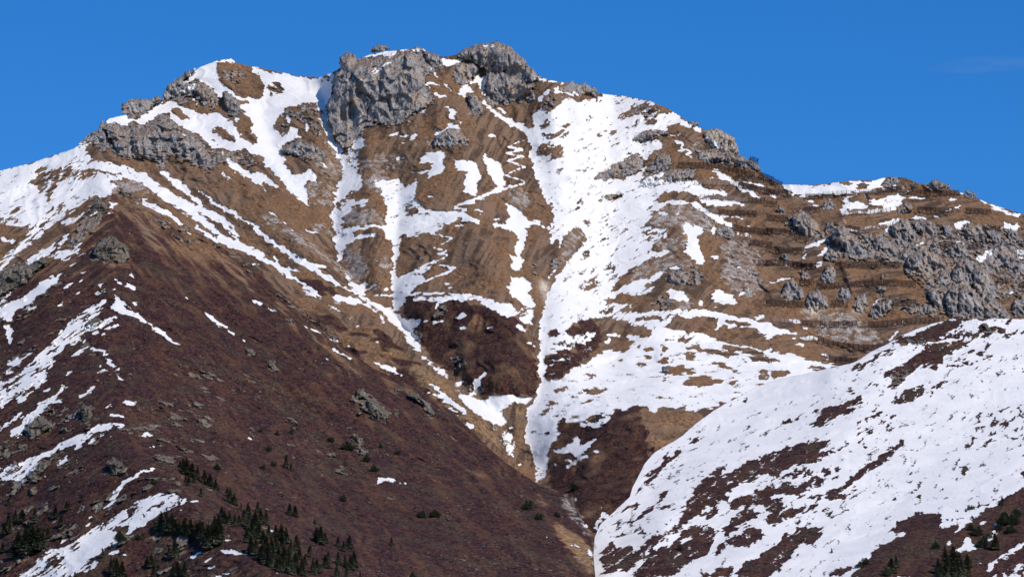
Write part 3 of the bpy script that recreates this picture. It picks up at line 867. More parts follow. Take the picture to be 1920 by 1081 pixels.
CRAGS = '''b 26 C|biggest rock face of the mountain, a grey cliff with a flat snowy top|565,255 565,165 600,140 660,150 690,185 780,180 850,165 940,135 1010,125 1060,140 1100,200 1130,250 1140,310 1150,400 1190,430 1200,480 1130,520 1060,560 1000,610 880,630 780,610 720,680 640,790 580,790 520,710 510,630 480,600 480,490 510,440 525,370 530,290
b 8 C|small square rock block standing alone on top of the great cliff|775,140 780,95 850,82 898,95 905,128 850,130 790,148
b 9 C|rounded grey knob at the right end of the great cliff's top|1130,140 1180,130 1230,155 1265,200 1262,240 1200,255 1150,200
b 7 C|low jagged rock crest between the great cliff and the snow saddle of the summit|1020,125 1080,98 1130,115 1150,135 1100,150 1040,145
z 22 C|pyramid shaped grey summit crag, highest rock of the whole mountain|852,104 868,92 900,82 925,79 950,84 972,100 990,120 1012,143 1020,150 985,160 945,155 905,130 880,118
z 18 C|dark grey buttress directly under the summit pyramid|908,150 912,135 945,135 985,155 1005,160 995,180 965,190 935,194 912,185
b 8 C|grey rock knob left of the summit buttress above a brown gully|1320,290 1340,230 1400,200 1490,215 1500,280 1430,350 1350,330
b 7 C|small upright crag on brown grass under the summit buttress|1430,420 1470,410 1530,470 1535,560 1460,570 1440,500
b 6 C|pale domed crag capped with snow on the brown slope below the great cliff|1190,770 1220,700 1300,650 1370,650 1440,730 1400,770 1300,780
b 7 C|grey rock band in the middle of the brown rib between two snow couloirs|160,810 210,760 290,730 400,760 480,840 440,860 330,860 230,835
a 7 C|stepped grey crag with a sharp left corner standing on the left skyline|820,560 820,490 860,465 920,450 1000,455 1060,440 1090,425 1095,455 1060,480 1000,540 900,570
a 8 C|broken rock ridge climbing the left skyline to the snowy side summit|1095,440 1130,360 1200,315 1260,262 1320,250 1290,290 1240,335 1300,350 1380,340 1440,380 1420,440 1300,430 1200,430 1120,460
a 11 C|long fluted grey cliff band above the brown slope of the left shoulder|690,640 740,620 790,615 850,650 910,645 960,680 1010,630 1060,575 1150,570 1200,640 1290,690 1380,780 1440,860 1420,940 1350,900 1230,840 1160,800 1130,870 1105,930 1070,900 1000,850 850,860 790,830 750,740
a 6 C|craggy rocks where the left snow ridge meets the cliffs on the skyline|530,770 560,715 650,660 690,600 720,640 740,740 680,800 620,760 590,740
a 7 C|tan and grey crag on the face of the snowy side summit|1290,390 1360,355 1440,400 1475,450 1450,530 1380,500 1350,440
a 6 C|leaning crag at the right of the snow couloir of the side summit|1500,405 1560,400 1620,480 1625,560 1560,565 1510,470
c 6 C|toothed rock row beside the snow on the right shoulder skyline|320,400 400,335 440,350 490,345 560,380 600,408 480,418 350,415
c 6 C|row of small rock teeth crossing the upper right snowfield|820,740 840,690 900,665 980,680 1060,672 1060,692 980,710 880,745
c 9 C|bulky grey crag jutting into the middle of the big snowfield|560,990 620,930 700,890 780,850 845,820 890,870 880,930 800,970 650,1010
c 6 C|grey crag under brown grass just right of the bulky snowfield crag|900,940 950,880 1000,820 1070,830 1085,900 1010,940
c 11 C|yellowish skyline crag at the right shoulder above the top row of snow barriers|1290,690 1330,655 1385,645 1460,690 1510,715 1540,825 1450,850 1380,800 1300,740
c 9 C|pale grey rock band directly above the top row of snow barriers|1250,850 1260,800 1400,800 1540,835 1620,860 1710,945 1600,925 1500,890 1450,880 1300,880
c 5 C|tiny rusty rock poking above the snow of the right shoulder skyline|1190,612 1215,592 1262,620 1265,645
d 5 C|grey rock cluster beside the barrier on the snowy far right hilltop|770,400 790,350 830,335 880,332 885,380 860,410
d 6 C|grey ragged crag breaking the skyline of the far right hill|1080,390 1110,350 1150,350 1240,400 1180,415 1090,412
d 5 C|low grey rocks farthest down the right skyline|1325,440 1340,420 1400,438 1430,470 1380,465
d 5 C|dark shaded rock stub beside the light net fence on the right hill|360,550 380,495 430,480 460,520 455,560 400,565
d 9 C|rounded grey rock under the snow patch in the middle of the right hill|850,600 870,550 905,505 960,500 985,540 975,565 900,590
d 12 C|tall bulging grey tower in the centre of the right slope beside a snow ledge|830,700 835,640 900,605 950,620 1000,720 1000,780 940,840 880,800 850,760
d 9 C|fluted grey rock wall just right of the tall bulging tower|965,640 1010,615 1080,620 1110,640 1165,680 1150,730 1080,760 1040,730 1000,700
d 7 C|narrow pinnacle fourth along the upper rock row of the right slope|1170,660 1220,640 1250,700 1280,750 1200,750
d 9 C|broad grey crag beneath the small snow patch near the right edge|1310,690 1360,635 1440,660 1460,700 1465,770 1400,775 1340,730
d 7 C|crag with a cream coloured foot near the right edge|1465,700 1510,675 1560,700 1585,780 1540,785 1490,745
d 7 C|small block beside the bright snow patches close to the right edge|1615,720 1640,660 1690,720 1695,765 1640,772
d 11 C|big cracked grey crag left of centre on the right slope|420,740 430,690 500,645 540,690 600,740 660,790 675,895 600,900 540,865 500,800
d 10 C|sharp peaked grey crag with a smooth sunny face in the upper right slope|665,870 665,810 705,770 730,730 790,740 880,830 870,872 790,872 740,905
d 10 C|wedge shaped crag above the curved barrier rows at the left of the right slope|150,600 200,570 240,560 330,640 375,740 300,770 220,710 170,650
d 6 C|small crag above the barriers at the left of the right slope|50,550 80,520 120,560 135,595 80,590
d 8 C|crag with snow in its cracks at the end of the fourth barrier row|380,880 400,820 440,810 480,870 460,920 400,910
d 5 C|slanted grey slab low in the grass between two barrier rows|75,860 120,848 170,910 125,920
d 8 C|grey crag below the short barrier pieces near the right edge|1180,830 1230,790 1290,780 1370,850 1345,882 1240,872
h 13 C|cream streaked pinnacle group left of the largest right hand crag|930,200 940,150 1000,110 1070,95 1140,130 1190,200 1160,260 1110,290 1060,310 980,260
h 10 C|pointed crag cluster on the right frame edge above a snow patch|1455,190 1490,120 1590,60 1625,110 1700,150 1740,230 1740,290 1600,220 1520,240
h 12 C|tall dark pinnacle forming the top of the biggest crag group on the right slope|1240,330 1235,265 1262,215 1285,180 1300,165 1325,150 1350,160 1385,195 1400,240 1395,330 1340,380 1270,380
h 12 C|cream streaked right shoulder of the biggest crag group|1380,230 1410,200 1440,225 1480,240 1505,290 1530,330 1545,420 1500,470 1430,450 1385,340
h 11 C|left pillar at the foot of the biggest crag group|1195,420 1215,370 1250,345 1285,370 1290,450 1280,540 1265,582 1210,581
h 12 C|smooth rounded middle pillar at the foot of the biggest crag group|1280,400 1310,345 1350,340 1400,375 1440,430 1460,500 1455,580 1350,582 1275,575
h 11 C|right foot of the biggest crag group, cut off by the white shoulder|1440,440 1490,400 1540,430 1600,490 1625,530 1652,578 1560,582 1450,582
h 9 C|dark flanking crag on the left side of the fluted pyramid|1120,330 1150,270 1195,235 1235,290 1215,345 1150,365
h 9 C|rock wall cut by the right frame edge beside the fluted pyramid|1640,520 1660,450 1720,400 1760,420 1760,575 1660,565
h 11 C|smooth conical crag standing between the middle barrier rows|335,330 370,240 420,190 465,245 455,320 390,342
h 11 C|pale conical crag at the left end of the lower barrier rows|75,430 120,320 170,290 240,380 250,440 140,462
h 11 C|grey crag with a cream foot just right of the pale conical one|250,480 270,400 330,360 400,430 420,490 330,520 290,550
h 8 C|small dark crag with a shaded left side between two lower barriers|450,430 490,360 550,370 575,430 505,475
h 9 C|egg shaped upright crag with a cream lower edge|565,490 600,420 650,390 682,470 650,535 600,525
h 10 C|tilted grey boulder crag with a streak of snow on its back|675,530 740,450 830,430 835,500 765,575 700,582
h 7 C|grey crag squeezed at the left foot of the fluted pyramid|1070,385 1100,350 1165,420 1205,530 1140,510 1100,450
h 6 C|low pale rock beside the end of the lower right barrier|980,515 1060,460 1110,480 1120,535 1050,548
h 6 C|small block leaning on the middle barrier row|750,300 772,262 795,285 780,315
h 5 C|tiny round rock in front of the long middle barrier|688,232 712,200 735,232
h 7 C|slab crag above the long middle barrier's left part|205,300 220,230 270,250 300,310 240,320
d 6 C|small grey spike at the left foot of the pointed edge cluster|1185,915 1215,868 1245,922
g 6 C|dark cracked crag at the top of the grey scree face|1370,370 1375,325 1410,298 1460,305 1500,325 1510,395 1460,375
g 6 C|small dark crag beside the snow gully with a cave like hollow|258,560 280,510 325,545 300,592 268,585
g 6 C|rocky knoll under the snow patches in the lower middle slope|1050,680 1070,610 1130,600 1190,650 1180,705 1110,705
e 7 C|dark crag at the peak of the brown front ridge|600,210 620,160 655,110 710,150 735,200 690,215 620,235
e 5 C|small flat crag just right of the peak of the brown front ridge|790,72 830,55 895,90 880,110 820,95
e 8 C|rounded lichen covered knoll on the crest of the brown front ridge|620,500 640,440 680,385 760,370 830,410 865,450 880,525 800,545 700,535
e 8 C|shaded rock spur on the left skyline of the brown front ridge|225,560 240,515 300,500 330,545 250,600 180,680 60,750 -40,790 -40,650 100,565 180,560
e 5 C|small crag between the snow streaks on the left flank of the front ridge|560,1000 600,940 680,930 655,990 590,1022
i 7 C|golden brown craggy knoll below a snow band on the left flank|160,745 200,660 260,640 350,690 360,722 260,790 190,790
i 5 C|dark crag with grass tufts right of the golden knoll|530,600 560,565 640,590 605,680 560,690
i 6 C|dark crag under the snow band low on the left flank|710,960 760,920 820,960 870,1040 770,1050
i 5 C|grey slab outcrop above the diagonal row of dwarf pines|1030,925 1100,910 1190,960 1170,980 1060,950
i 6 C|lichen grey outcrop at the left frame edge under the snow band|170,1060 230,980 330,940 320,1000 240,1090
i 4 C|lone oval boulder in the purple heath|1650,180 1690,190 1722,240 1690,262
j 5 C|lone pale boulder at the upper left of the long purple slope|70,272 110,265 165,340 130,355 85,315
j 8 C|largest pale outcrop in the middle of the purple slope, upper block|650,550 680,470 730,460 745,510 700,540 670,570
j 7 C|largest pale outcrop in the middle of the purple slope, lower block|740,540 790,530 860,590 910,640 900,672 810,672 750,600
j 4 C|small rock chip just right of the pale double outcrop|928,650 935,612 960,610 972,655
j 4 C|small outcrop above the row of stones near the ridge edge|930,460 980,450 985,488 940,492
j 5 C|elongated row of pale stones near the right edge of the purple slope|1030,480 1080,490 1150,560 1215,625 1200,650 1130,600 1100,540 1040,520
j 6 C|outcrop with small dark bushes below the pale double outcrop|690,860 720,865 765,875 772,905 700,920
j 4 C|outcrop tip above the bushy outcrop on the purple slope|640,770 670,755 720,810 740,850 680,830
j 4 C|small pale stone pair low on the purple slope|590,1030 605,1015 622,1045
h 6 C|broken grey ribs between the longest middle barrier and the pinnacle group|900,120 930,90 975,100 985,150 960,210 925,200
d 8 C|low broken cliff below the fluted rock wall of the right slope|890,850 930,800 1000,780 1060,800 1080,840 1020,870 940,890
d 8 C|grey ribs under the narrow pinnacle, beside the cream streaked group|1085,800 1110,770 1160,790 1180,840 1150,880 1100,860
d 6 C|small grey crag left of the big cracked crag on a brown bank|380,690 400,640 440,630 450,670 420,700 390,740
d 6 C|upright grey block between the big cracked crag and the tall tower|620,770 640,720 690,700 710,740 680,790 650,810
d 7 C|low grey block under the tall tower's right foot|880,870 910,820 950,830 960,890 920,920
h 7 C|grey spur hanging under the small block on the middle barrier|710,400 740,350 790,345 800,380 760,420
h 6 C|short pillar at the left of the fluted crags by the white shoulder|1070,300 1095,280 1120,300 1125,345 1080,350
c 6 C|grey broken band crossing the snow right of the bulky crag|850,1045 900,965 1000,945 1100,925 1235,925 1235,985 1090,1015 940,1060
g 5 C|grey rock streak high in the snowfield under the bulky crag|600,155 650,95 740,80 755,95 690,115 640,150
b 8 C|steep grey rib at the left foot of the great cliff|500,620 540,560 580,620 600,720 590,790 540,760'''
FENCES = '''c 0 top rusty barrier row under the pale rock band of the right shoulder|1125,908 1300,912 1400,930 1520,955 1640,975
c 0 short rusty barrier piece ending the top row near the skyline|1670,975 1720,990 1760,1010
d 0 dark barrier silhouetted on the skyline where the shoulder drops to the saddle|-15,345 30,368 92,395
c 0 tiny dark barrier on the skyline rock above the top row|1612,868 1658,888
c 0 small barrier on snow beside the yellowish skyline crag|1362,762 1422,778
g 1 pale net barrier, upper row at the left beside the brown bank|1235,18 1450,24 1530,28
g 0 rusty barrier continuing the upper pale net to the right|1535,30 1640,55 1770,90
g 1 pale net barrier standing in snow, second row from the top|1272,112 1420,122 1590,138
g 0 rusty barrier at the right end of the second pale net|1600,138 1712,140
g 1 short pale net barrier, third row|1312,205 1395,215
g 0 rusty barrier continuing the third pale net|1400,217 1500,226 1655,226
g 0 rusty barrier fourth row above the dark cracked crag|1490,312 1560,338 1640,342 1760,350
d 0 short rusty barrier left end, second row below the skyline|-10,522 62,525
d 0 rusty barrier left end above the wedge shaped crag|-10,612 60,620 140,622
d 0 curved rusty barrier running down below the wedge shaped crag|-10,704 60,706 120,712 200,748 280,765
d 0 rusty barrier under the curved one, left part|-10,822 60,835 232,838
d 0 rusty barrier dipping between slab and conical crag|-10,922 100,920 170,930 230,945 320,948
d 0 rusty barrier just under the dark skyline barrier|-10,438 100,446 160,455
d 0 short rusty barrier left of the dark shaded rock stub|250,560 355,560
d 1 light net fence across the snowy hilltop on the far right|375,458 480,448 620,444 735,438
d 0 dark barrier continuing the hilltop net fence to the right|740,436 820,428 900,424
d 0 short dark barrier at the saddle left of the hilltop net|255,474 370,474
d 0 long rusty barrier below the ragged skyline crag|950,440 1100,450 1290,450
d 1 light net fence along the lower edge of the hilltop snow patch|490,586 640,580 760,570 830,560
d 0 rusty barrier right of the rounded grey rock|1010,560 1160,570 1250,565
d 0 rusty barrier with slanting posts nearest the right skyline|1340,568 1420,574 1512,578
d 1 light net fence on the snow ledge left of the tall tower|620,690 740,680 830,670
d 0 short rusty barrier left of the snow ledge net|530,684 618,704
d 0 rusty barrier passing behind the cream footed crag|1450,692 1600,694
d 0 rusty barrier behind the crag near the right edge, left piece|1140,815 1250,815
d 0 rusty barrier behind the crag near the right edge, right piece|1360,815 1440,812
d 1 light net fence at the right frame edge|1600,838 1660,842 1760,834
h 0 long straight rusty barrier right of the smooth conical crag|455,215 580,215 700,212 890,212
h 0 short rusty barrier left of the middle crags|170,206 230,228 330,220
h 0 rusty barrier right of the pale conical crag|215,332 312,330
h 0 longest middle barrier running under the smooth conical crag|330,355 420,358 560,348 700,335 770,328
h 0 rusty barrier with slanting posts ending at the pinnacle group|780,332 900,338 1000,344
h 0 rusty barrier at the foot of the pale conical crag|-10,468 120,477 262,484
h 0 short rusty barrier beside the small dark crag|430,472 510,472
h 0 rusty barrier above the low pale rock|845,472 1000,468
h 1 pale snow filled barrier in the lowest wide row|85,590 140,592 228,602
h 0 rusty barrier in the lowest wide row, middle part|232,608 400,618 605,614
h 0 rusty barrier in the lowest wide row, right part above the white shoulder|680,618 800,612 900,598 1000,592 1160,588
h 1 pale barrier on snow at the left end of the bottom curved row|230,706 340,718
h 0 bottom curved rusty barrier ending at the white shoulder|342,718 420,750 560,768 700,775 805,768
h 0 lowest rusty barrier with open slanting posts above the snow basin|385,838 450,855 600,866
h 0 short rusty barrier right of the fluted pyramid|1550,324 1622,324
h 0 short rusty barrier at the right frame edge|1700,352 1765,355
g 0 dark barrier stub at the right end of the scree face|1665,562 1760,562
g 0 barrier below the dark cracked crag|1610,425 1680,430 1760,440'''
TREES = '''#LD conifers of the dark stand at the lower left edge
m 110,680,110 160,690,120 30,770,100 70,760,90 180,910,220 230,890,230 275,885,200 250,690,140 305,870,160 130,870,140 90,940,120 60,700,90 20,900,80 345,800,80 200,780,130 215,900,140
#LU conifers scattered above the lower left stand
m 400,650,110 440,700,85 480,600,85 60,560,55 590,530,50 500,590,60 385,660,60
#LB conifers of the clump under the long snow tongue's tip
m 1160,735,140 1200,750,170 1240,752,160 1290,765,120 1330,770,140 1375,775,120 1420,800,130 1460,815,160 1500,875,200 1550,855,210 1590,835,180 1180,745,90 1265,760,120 1395,790,100 1480,840,130 1525,800,120 1440,780,110
#LW conifers standing below the long snow tongue
m 1260,935,150 1220,915,70 800,1060,130 840,1080,160 880,1090,150 1090,1010,110 1110,1090,110 1060,1000,80 1280,1090,140 1330,1085,130 1250,1070,90 1490,1090,70 540,1095,60 820,1010,80 1140,1030,60
#LS pines of the diagonal dwarf row beside the grey slab outcrop
m 1320,300,90 1345,335,130 1385,355,120 1425,375,110 1475,405,110 1515,425,110 1555,450,90 1300,290,60 1400,400,60 1360,420,80 1450,500,80 1340,400,60
#LD2 conifers of the dense belt running down the purple slope
n 120,545,130 100,500,85 150,560,100 250,620,100 320,612,90 340,695,130 380,705,120 80,690,110 115,700,110 155,710,110 185,705,90 40,745,120 10,730,110 260,725,150 300,755,160 240,830,120 60,640,80 200,600,60 220,680,110 280,800,130 330,800,130 270,900,130 305,920,130 350,955,160 390,985,160 430,1005,170 470,995,150 510,1015,170 420,900,130 550,1060,200 590,1040,170 640,1065,130 380,880,120 450,900,130 480,1040,120 360,840,110 400,800,110
#LR conifers at the belt's lower right end
n 450,790,110 490,810,130 525,835,120 600,885,120 560,905,110 690,930,80 720,1055,140 745,1045,120 700,900,60 810,1015,130 830,955,70 900,860,80 940,895,100 980,875,120 900,985,110 950,1005,110 990,1025,140 1015,1005,130 960,1090,100 890,1090,130 1060,1090,60 620,950,90 660,990,80 500,870,100 540,960,110
#LM conifers of the small clump above the belt's right end
n 745,825,120 775,842,150 805,835,100 730,700,50
#LP conifers of the lone pair on the open purple slope
n 550,635,100 590,645,90
#RR conifers of the dark group at the lower right corner
p 1280,1010,170 1340,1020,180 1300,1085,170 1400,1085,160 1230,1050,120 1440,1010,110 1380,1000,120 1250,1090,130 1350,1090,120 1450,1070,120
#RE shrubs on the heath border near the right edge
p 1510,780,100 1720,700,120 1780,700,100 1750,760,80 1600,800,60 1215,870,70 1470,740,60 1660,740,60'''
LONE = '''m|330,740,150,L|bare orange brown larch beside the lower left conifer stand
m|740,935,75,T|single small conifer on the lower edge of the long snow tongue
m|870,825,110,B|dark round bush casting a blue shadow on the long snow tongue
m|1000,810,60,B|low green bush just below the long snow tongue
m|1570,305,60,B|small green bush right of the diagonal dwarf pines
m|1110,410,40,B|faint green bush above the long snow tongue
n|525,290,110,T|pointed conifer alone beside a golden grass tuft mid slope
n|560,315,75,T|short conifer touching the pointed one beside the golden tuft
n|435,285,55,B|low bush left of the pointed conifer beside the golden tuft
n|355,305,50,B|lowest of the small bushes left of the golden grass tuft
n|975,165,85,B|dark bush pressed against the bushy outcrop's left side
n|1105,250,75,B|dark bush under the bushy outcrop
n|1165,320,70,B|round bush below and right of the bushy outcrop
n|950,275,65,L|brownish shrub below the bushy outcrop
n|850,105,50,B|dark bush up and left of the bushy outcrop
n|1210,150,50,B|bush right of the bushy outcrop
n|400,175,55,B|green bush high on the purple slope left of the golden strip
n|30,305,60,B|green bush near the top of the dense belt
n|935,535,65,B|isolated brownish bush in the middle of the lower purple slope
n|1285,860,80,T|small dark conifer beside the golden gully low on the slope
n|1505,650,75,B|bright green bush left of a pale stone low on the right slope
n|1600,645,75,B|dark green bush right of the bright green one
n|1440,1085,60,B|bush at the bottom frame edge right of the belt
n|460,60,50,B|bush beside the small stones above the golden strip
n|340,40,45,B|bush among pale stones high on the purple slope
n|560,50,50,B|tiny bush at the upper end of the golden strip
n|1330,200,45,B|faint bush right of the bushy outcrop toward the ridge edge
j|795,620,45,B|small bush growing in the cleft of the pale double outcrop
o|120,595,110,B|leaning dark juniper near the rocky ridge edge
o|195,665,70,B|dark bush below the leaning juniper
o|330,650,60,B|bush on the golden bank above the ravine
o|450,450,70,B|shaded bush above the ravine on the far bank
o|1215,890,60,B|green bush on the heathy foot of the white slope
p|700,990,70,B|dark bush on the edge of the snow at the bottom of the white slope
p|660,1010,60,B|dark bush left beside the one on the snow edge
p|890,1050,130,T|grey green conifer at the foot of the white slope
p|925,1010,110,T|second grey green conifer at the foot of the white slope, slightly higher
p|860,1070,90,B|leafy bush between the two grey green conifers
p|1690,560,80,T|lone dark spike tree on the snow border near the right edge
p|1460,595,50,B|tiny bush alone on the white snow above the heath border
p|1640,880,140,T|dark tree on the dark heath near the right edge
p|1550,860,110,B|dark bush beside the tree on the dark heath near the right edge
p|460,905,40,T|tiny conifer alone on open snow at the bottom
p|915,525,26,B|speck sized bush alone in the middle of the white slope
p|1800,640,80,B|shaggy bush beside the right frame edge'''
def pts_of(tile, s):
    ox, oy, k = TILES[tile]
    return np.array([[ox+float(a)*k, oy+float(b)*k] for a, b in (q.split(',') for q in s.split())])
RW, RH = 1920, 1110
def paint(ras, pts, val, width=None):
    pad = (width or 0)+2
    x0, x1 = int(max(0, pts[:, 0].min()-pad)), int(min(RW, pts[:, 0].max()+pad+1))
    y0, y1 = int(max(0, pts[:, 1].min()-pad)), int(min(RH, pts[:, 1].max()+pad+1))
    if x1 <= x0 or y1 <= y0: return
    X, Y = np.meshgrid(np.arange(x0, x1)+.5, np.arange(y0, y1)+.5)
    if width is None:
        ins = np.zeros(X.shape, bool); n = len(pts)
        for i in range(n):
            (xa, ya), (xb, yb) = pts[i], pts[(i+1) % n]
            if ya == yb: continue
            ins ^= ((ya > Y) != (yb > Y)) & (X < (xb-xa)*(Y-ya)/(yb-ya)+xa)
    else:
        ins = np.zeros(X.shape, bool); L = len(pts)-1
        for i in range(L):
            a, b = pts[i], pts[i+1]; d = b-a; l2 = (d*d).sum()+1e-9
            s = np.clip(((X-a[0])*d[0]+(Y-a[1])*d[1])/l2, 0, 1)
            w = width*(.5+.5*math.sin(math.pi*min(1, (i+1)/(L+1)))) if L > 1 else width
            if L == 1: w = width*(1-.4*np.abs(s*2-1))
            ins |= ((X-a[0]-s*d[0])**2+(Y-a[1]-s*d[1])**2) < (w/2)**2
    ras[y0:y1, x0:x1][ins] = val
RS = {}
for k in ('SA', 'SC', 'R', 'Q', 'T', 'W', 'H', 'RC', 'QC', 'TC', 'WC'):
    RS[k] = np.full((RH, RW), {'SA': -.12, 'SC': 1.0, }.get(k, 0), np.float32)
RS['SC'][:] = 1.0
for line in (TRACE+'\n'+ZONES).strip().splitlines():
    tile, kind, rest = line.split(' ', 2)
    toks = rest.split(' ')
    if ',' in toks[0]: head = kind; pts = rest; val = 10.0
    else: head = toks[0]; pts = ' '.join(toks[1:])
    if ':' in head:
        v_, w_ = head.split(':'); val = float(v_); width = float(w_)*TILES[tile][2]
    else: val = float(head); width = None
    C_ = tile.isupper()
    if kind == 'S':
        key = 'SC' if C_ else 'SA'; val = 1.15 if val >= 10 else -.12 if val <= 0 else val/10
    elif kind == 'H': key = 'H'; val /= 10
    elif kind == 'B': continue
    else: key = kind+('C' if C_ else ''); val /= 10
    paint(RS[key], pts_of(tile, pts), val, width)
def blur(a, s):
    for ax in (0, 1):
        for _ in range(3):
            r = max(1, int(s)); k = 2*r+1
            q = np.concatenate([np.repeat(a.take([0], ax), r+1, ax), a, np.repeat(a.take([-1], ax), r, ax)], ax)
            c = np.cumsum(q, ax, dtype=np.float64)
            n = a.shape[ax]
            a = ((c.take(range(k, k+n), ax)-c.take(range(0, n), ax))/k).astype(np.float32)
    return a
RS['P'] = np.zeros((RH, RW), np.float32); RS['PC'] = RS['P']*0
for tl, w_, pt in [('z', 2.6, '985,262 950,275 984,280 948,287 985,294 950,301 986,312 946,328 984,340'), ('z', 3, '985,343 930,358 880,376 850,388'),
                  ('f', 8, '1190,350 1330,385 1200,448 1290,470 1215,490 1290,492 1290,505 1180,552 1350,585 1220,640 1080,705'), ('f', 7, '740,765 930,768 1200,760 1500,768'),
                  ('f', 7, '1350,178 1430,192 1400,215 1200,345'), ('C', 7, '820,752 1000,733 1300,717 1600,700')]:
    for _q in range(len(pt.split())-1): paint(RS['PC' if tl == 'C' else 'P'], pts_of(tl, ' '.join(pt.split()[_q:_q+2])), 1.0, w_*TILES[tl][2]*.95)
for k in list(RS):
    if k[0] == 'P': RS[k] = blur(RS[k], 1)*1.5; continue
    if k in ('SA', 'SC'): RS[k] = blur(RS[k], 1.0 if k == 'SA' else 2)
    else: RS[k] = blur(RS[k], 3)
def mir(x, lo, hi):
    w = hi-lo; y = np.mod(x-lo, 2*w); return lo+np.where(y > w, 2*w-y, y)
def samp(r, u, v, ox=.5, oy=.5, st=1.0):
    if st == 1.0: u = mir(u, 1.0, 1918.0); v = mir(v, 0.0, 1088.0)
    x = np.clip((u-ox)/st, 0, r.shape[1]-1.001); y = np.clip((v-oy)/st, 0, r.shape[0]-1.001)
    i = x.astype(np.int32); j = y.astype(np.int32); a = x-i; b = y-j
    return (r[j, i]*(1-a)*(1-b)+r[j, i+1]*a*(1-b)+r[j+1, i]*(1-a)*b+r[j+1, i+1]*a*b).astype(np.float32)
# ------------------------------------------------------------------ the three landforms: depth along the line of sight
def L(s): return np.array([[float(a) for a in q.split(',')] for q in s.split()])
SKY = L('-960,700 -320,430 -200,380 0,320 60,305 140,278 165,262 190,238 205,222 228,217 245,214 262,210 300,190 330,165 350,143 375,126 410,113 432,110 450,120 500,130 560,143 600,145 625,135 637,128 655,118 668,112 695,102 722,97 730,96 765,92 790,90 805,98 830,107 850,104 870,96 900,88 925,84 950,92 972,110 990,128 1015,146 1040,152 1070,157 1100,166 1128,176 1170,180 1220,190 1258,206 1290,228 1320,243 1345,247 1375,270 1388,295 1410,306 1440,334 1465,346 1520,347 1560,343 1600,338 1640,338 1665,331 1700,334 1725,345 1760,346 1790,357 1830,371 1870,386 1920,402 2240,520 2880,760')
CB = L('-960,1050 -320,700 0,520 60,487 95,463 130,432 160,398 185,372 205,363 225,363 245,369 270,381 335,415 400,452 470,500 530,548 590,600 630,640 700,690 770,722 789,731 841,766 877,800 915,838 950,868 1007,906 1056,927 1085,963 1108,1008 1113,1042 1117,1090 1160,1200 1300,1500')
CC = L('880,1500 1060,1250 1106,1090 1113,1042 1114,1008 1126,982 1155,956 1181,930 1186,912 1209,868 1228,847 1248,836 1280,816 1304,794 1335,772 1365,752 1440,716 1500,701 1560,690 1606,676 1634,659 1662,645 1690,629 1712,619 1745,606 1773,602 1795,597 1828,595 1856,599 1884,597 1920,598 2240,560 2880,600')
GST = 4.0; GX, GY = np.meshgrid(np.arange(-960, 2880, GST), np.arange(0, 1240, GST))
def dline(pts):
    best = np.full(GX.shape, 1e9); side = np.zeros(GX.shape)
    for a, b in zip(pts[:-1], pts[1:]):
        d = b-a; l2 = (d*d).sum()
        s = np.clip(((GX-a[0])*d[0]+(GY-a[1])*d[1])/l2, 0, 1)
        dd = np.hypot(GX-a[0]-s*d[0], GY-a[1]-s*d[1]); m = dd < best
        best = np.where(m, dd, best); side = np.where(m, d[0]*(GY-a[1])-d[1]*(GX-a[0]), side)
    return best, side
def feat(s, amp, w, mode='V'):
    d, side = dline(L(s))
    k = np.exp(-(np.sqrt(d*d+(w*.18)**2)-w*.18)/w)
    if mode == 'R': k = k*sstep(-8, 8, -side*np.sign(1))   # only on the right-hand side in the picture for a line drawn downwards
    return amp*k
gA = 2950+.93*(900-GY)+50*((GX-900)/900)**2
gA += .75*np.clip(770-GY, 0, 130)*sstep(1030, 1160, GX)*(1-.5*sstep(1350, 1600, GX))
gA += 60*sstep(1380, 1700, GX)
gA -= .25*np.clip(300-GY, 0, 300)*sstep(560, 640, GX)*(1-sstep(1020, 1120, GX))
for s, a, w in [
    ('600,170 635,270 635,330 622,400 628,470 660,530 720,590 775,650 840,720 900,760 950,800 985,860', 42, 55),
    ('160,262 185,310 205,365 230,420', -38, 90),
    ('470,140 495,230 540,330 578,395', 22, 50),
    ('585,200 600,280 612,370 600,450', -16, 36),
    ('400,115 450,200 500,290 560,380', -14, 45),
    ('300,190 380,240 470,330', 12, 40),
    ('300,390 400,470 500,545 620,625 700,680', -12, 40),
    ('350,360 470,450 560,520', 8, 30),
    ('690,270 690,400 705,520', -16, 40),
    ('750,330 745,420 738,500 740,580 760,640', 20, 36),
    ('860,230 870,330 890,420 930,520 960,600 960,700', -42, 95),
    ('925,290 965,400 975,480 985,560', 14, 28),
    ('905,150 960,230 1000,300 1025,380 1040,440 1040,500 1022,560 1013,640 1008,700 990,790 1010,890', 58, 95),
    ('1290,230 1300,330 1275,420 1300,520 1230,620', -40, 130),
    ('1230,190 1160,300 1120,400', -10, 60),
    ('1330,300 1420,420 1480,560 1540,660', 18, 60),
    ('1060,620 1160,600 1240,640', -14, 50),
    ('1230,760 1210,860 1130,980', -12, 80),
    ('1465,345 1500,500 1560,660', 12, 50),
    ('1620,340 1640,450 1700,560', -20, 80),
    ('1760,340 1800,450 1820,600', -20, 70),
    ('780,580 850,560 960,600', -14, 30),
    ('600,545 700,620 780,690 900,790', -10, 30)]:
    gA += feat(s, a, w)
gA += feat('560,440 640,520 700,570 770,640 850,720 930,790 950,860', -26, 60, 'V')*(sstep(-12, 8, 1.0*dline(L('560,440 640,520 700,570 770,640 850,720 930,790 950,860'))[1]/120))
ridge = np.interp(GY, [0, 362, 450, 540, 650, 740, 830, 900, 935, 1010, 1081, 1240], [205, 205, 215, 208, 215, 212, 235, 290, 345, 440, 520, 640])
dx = GX-ridge
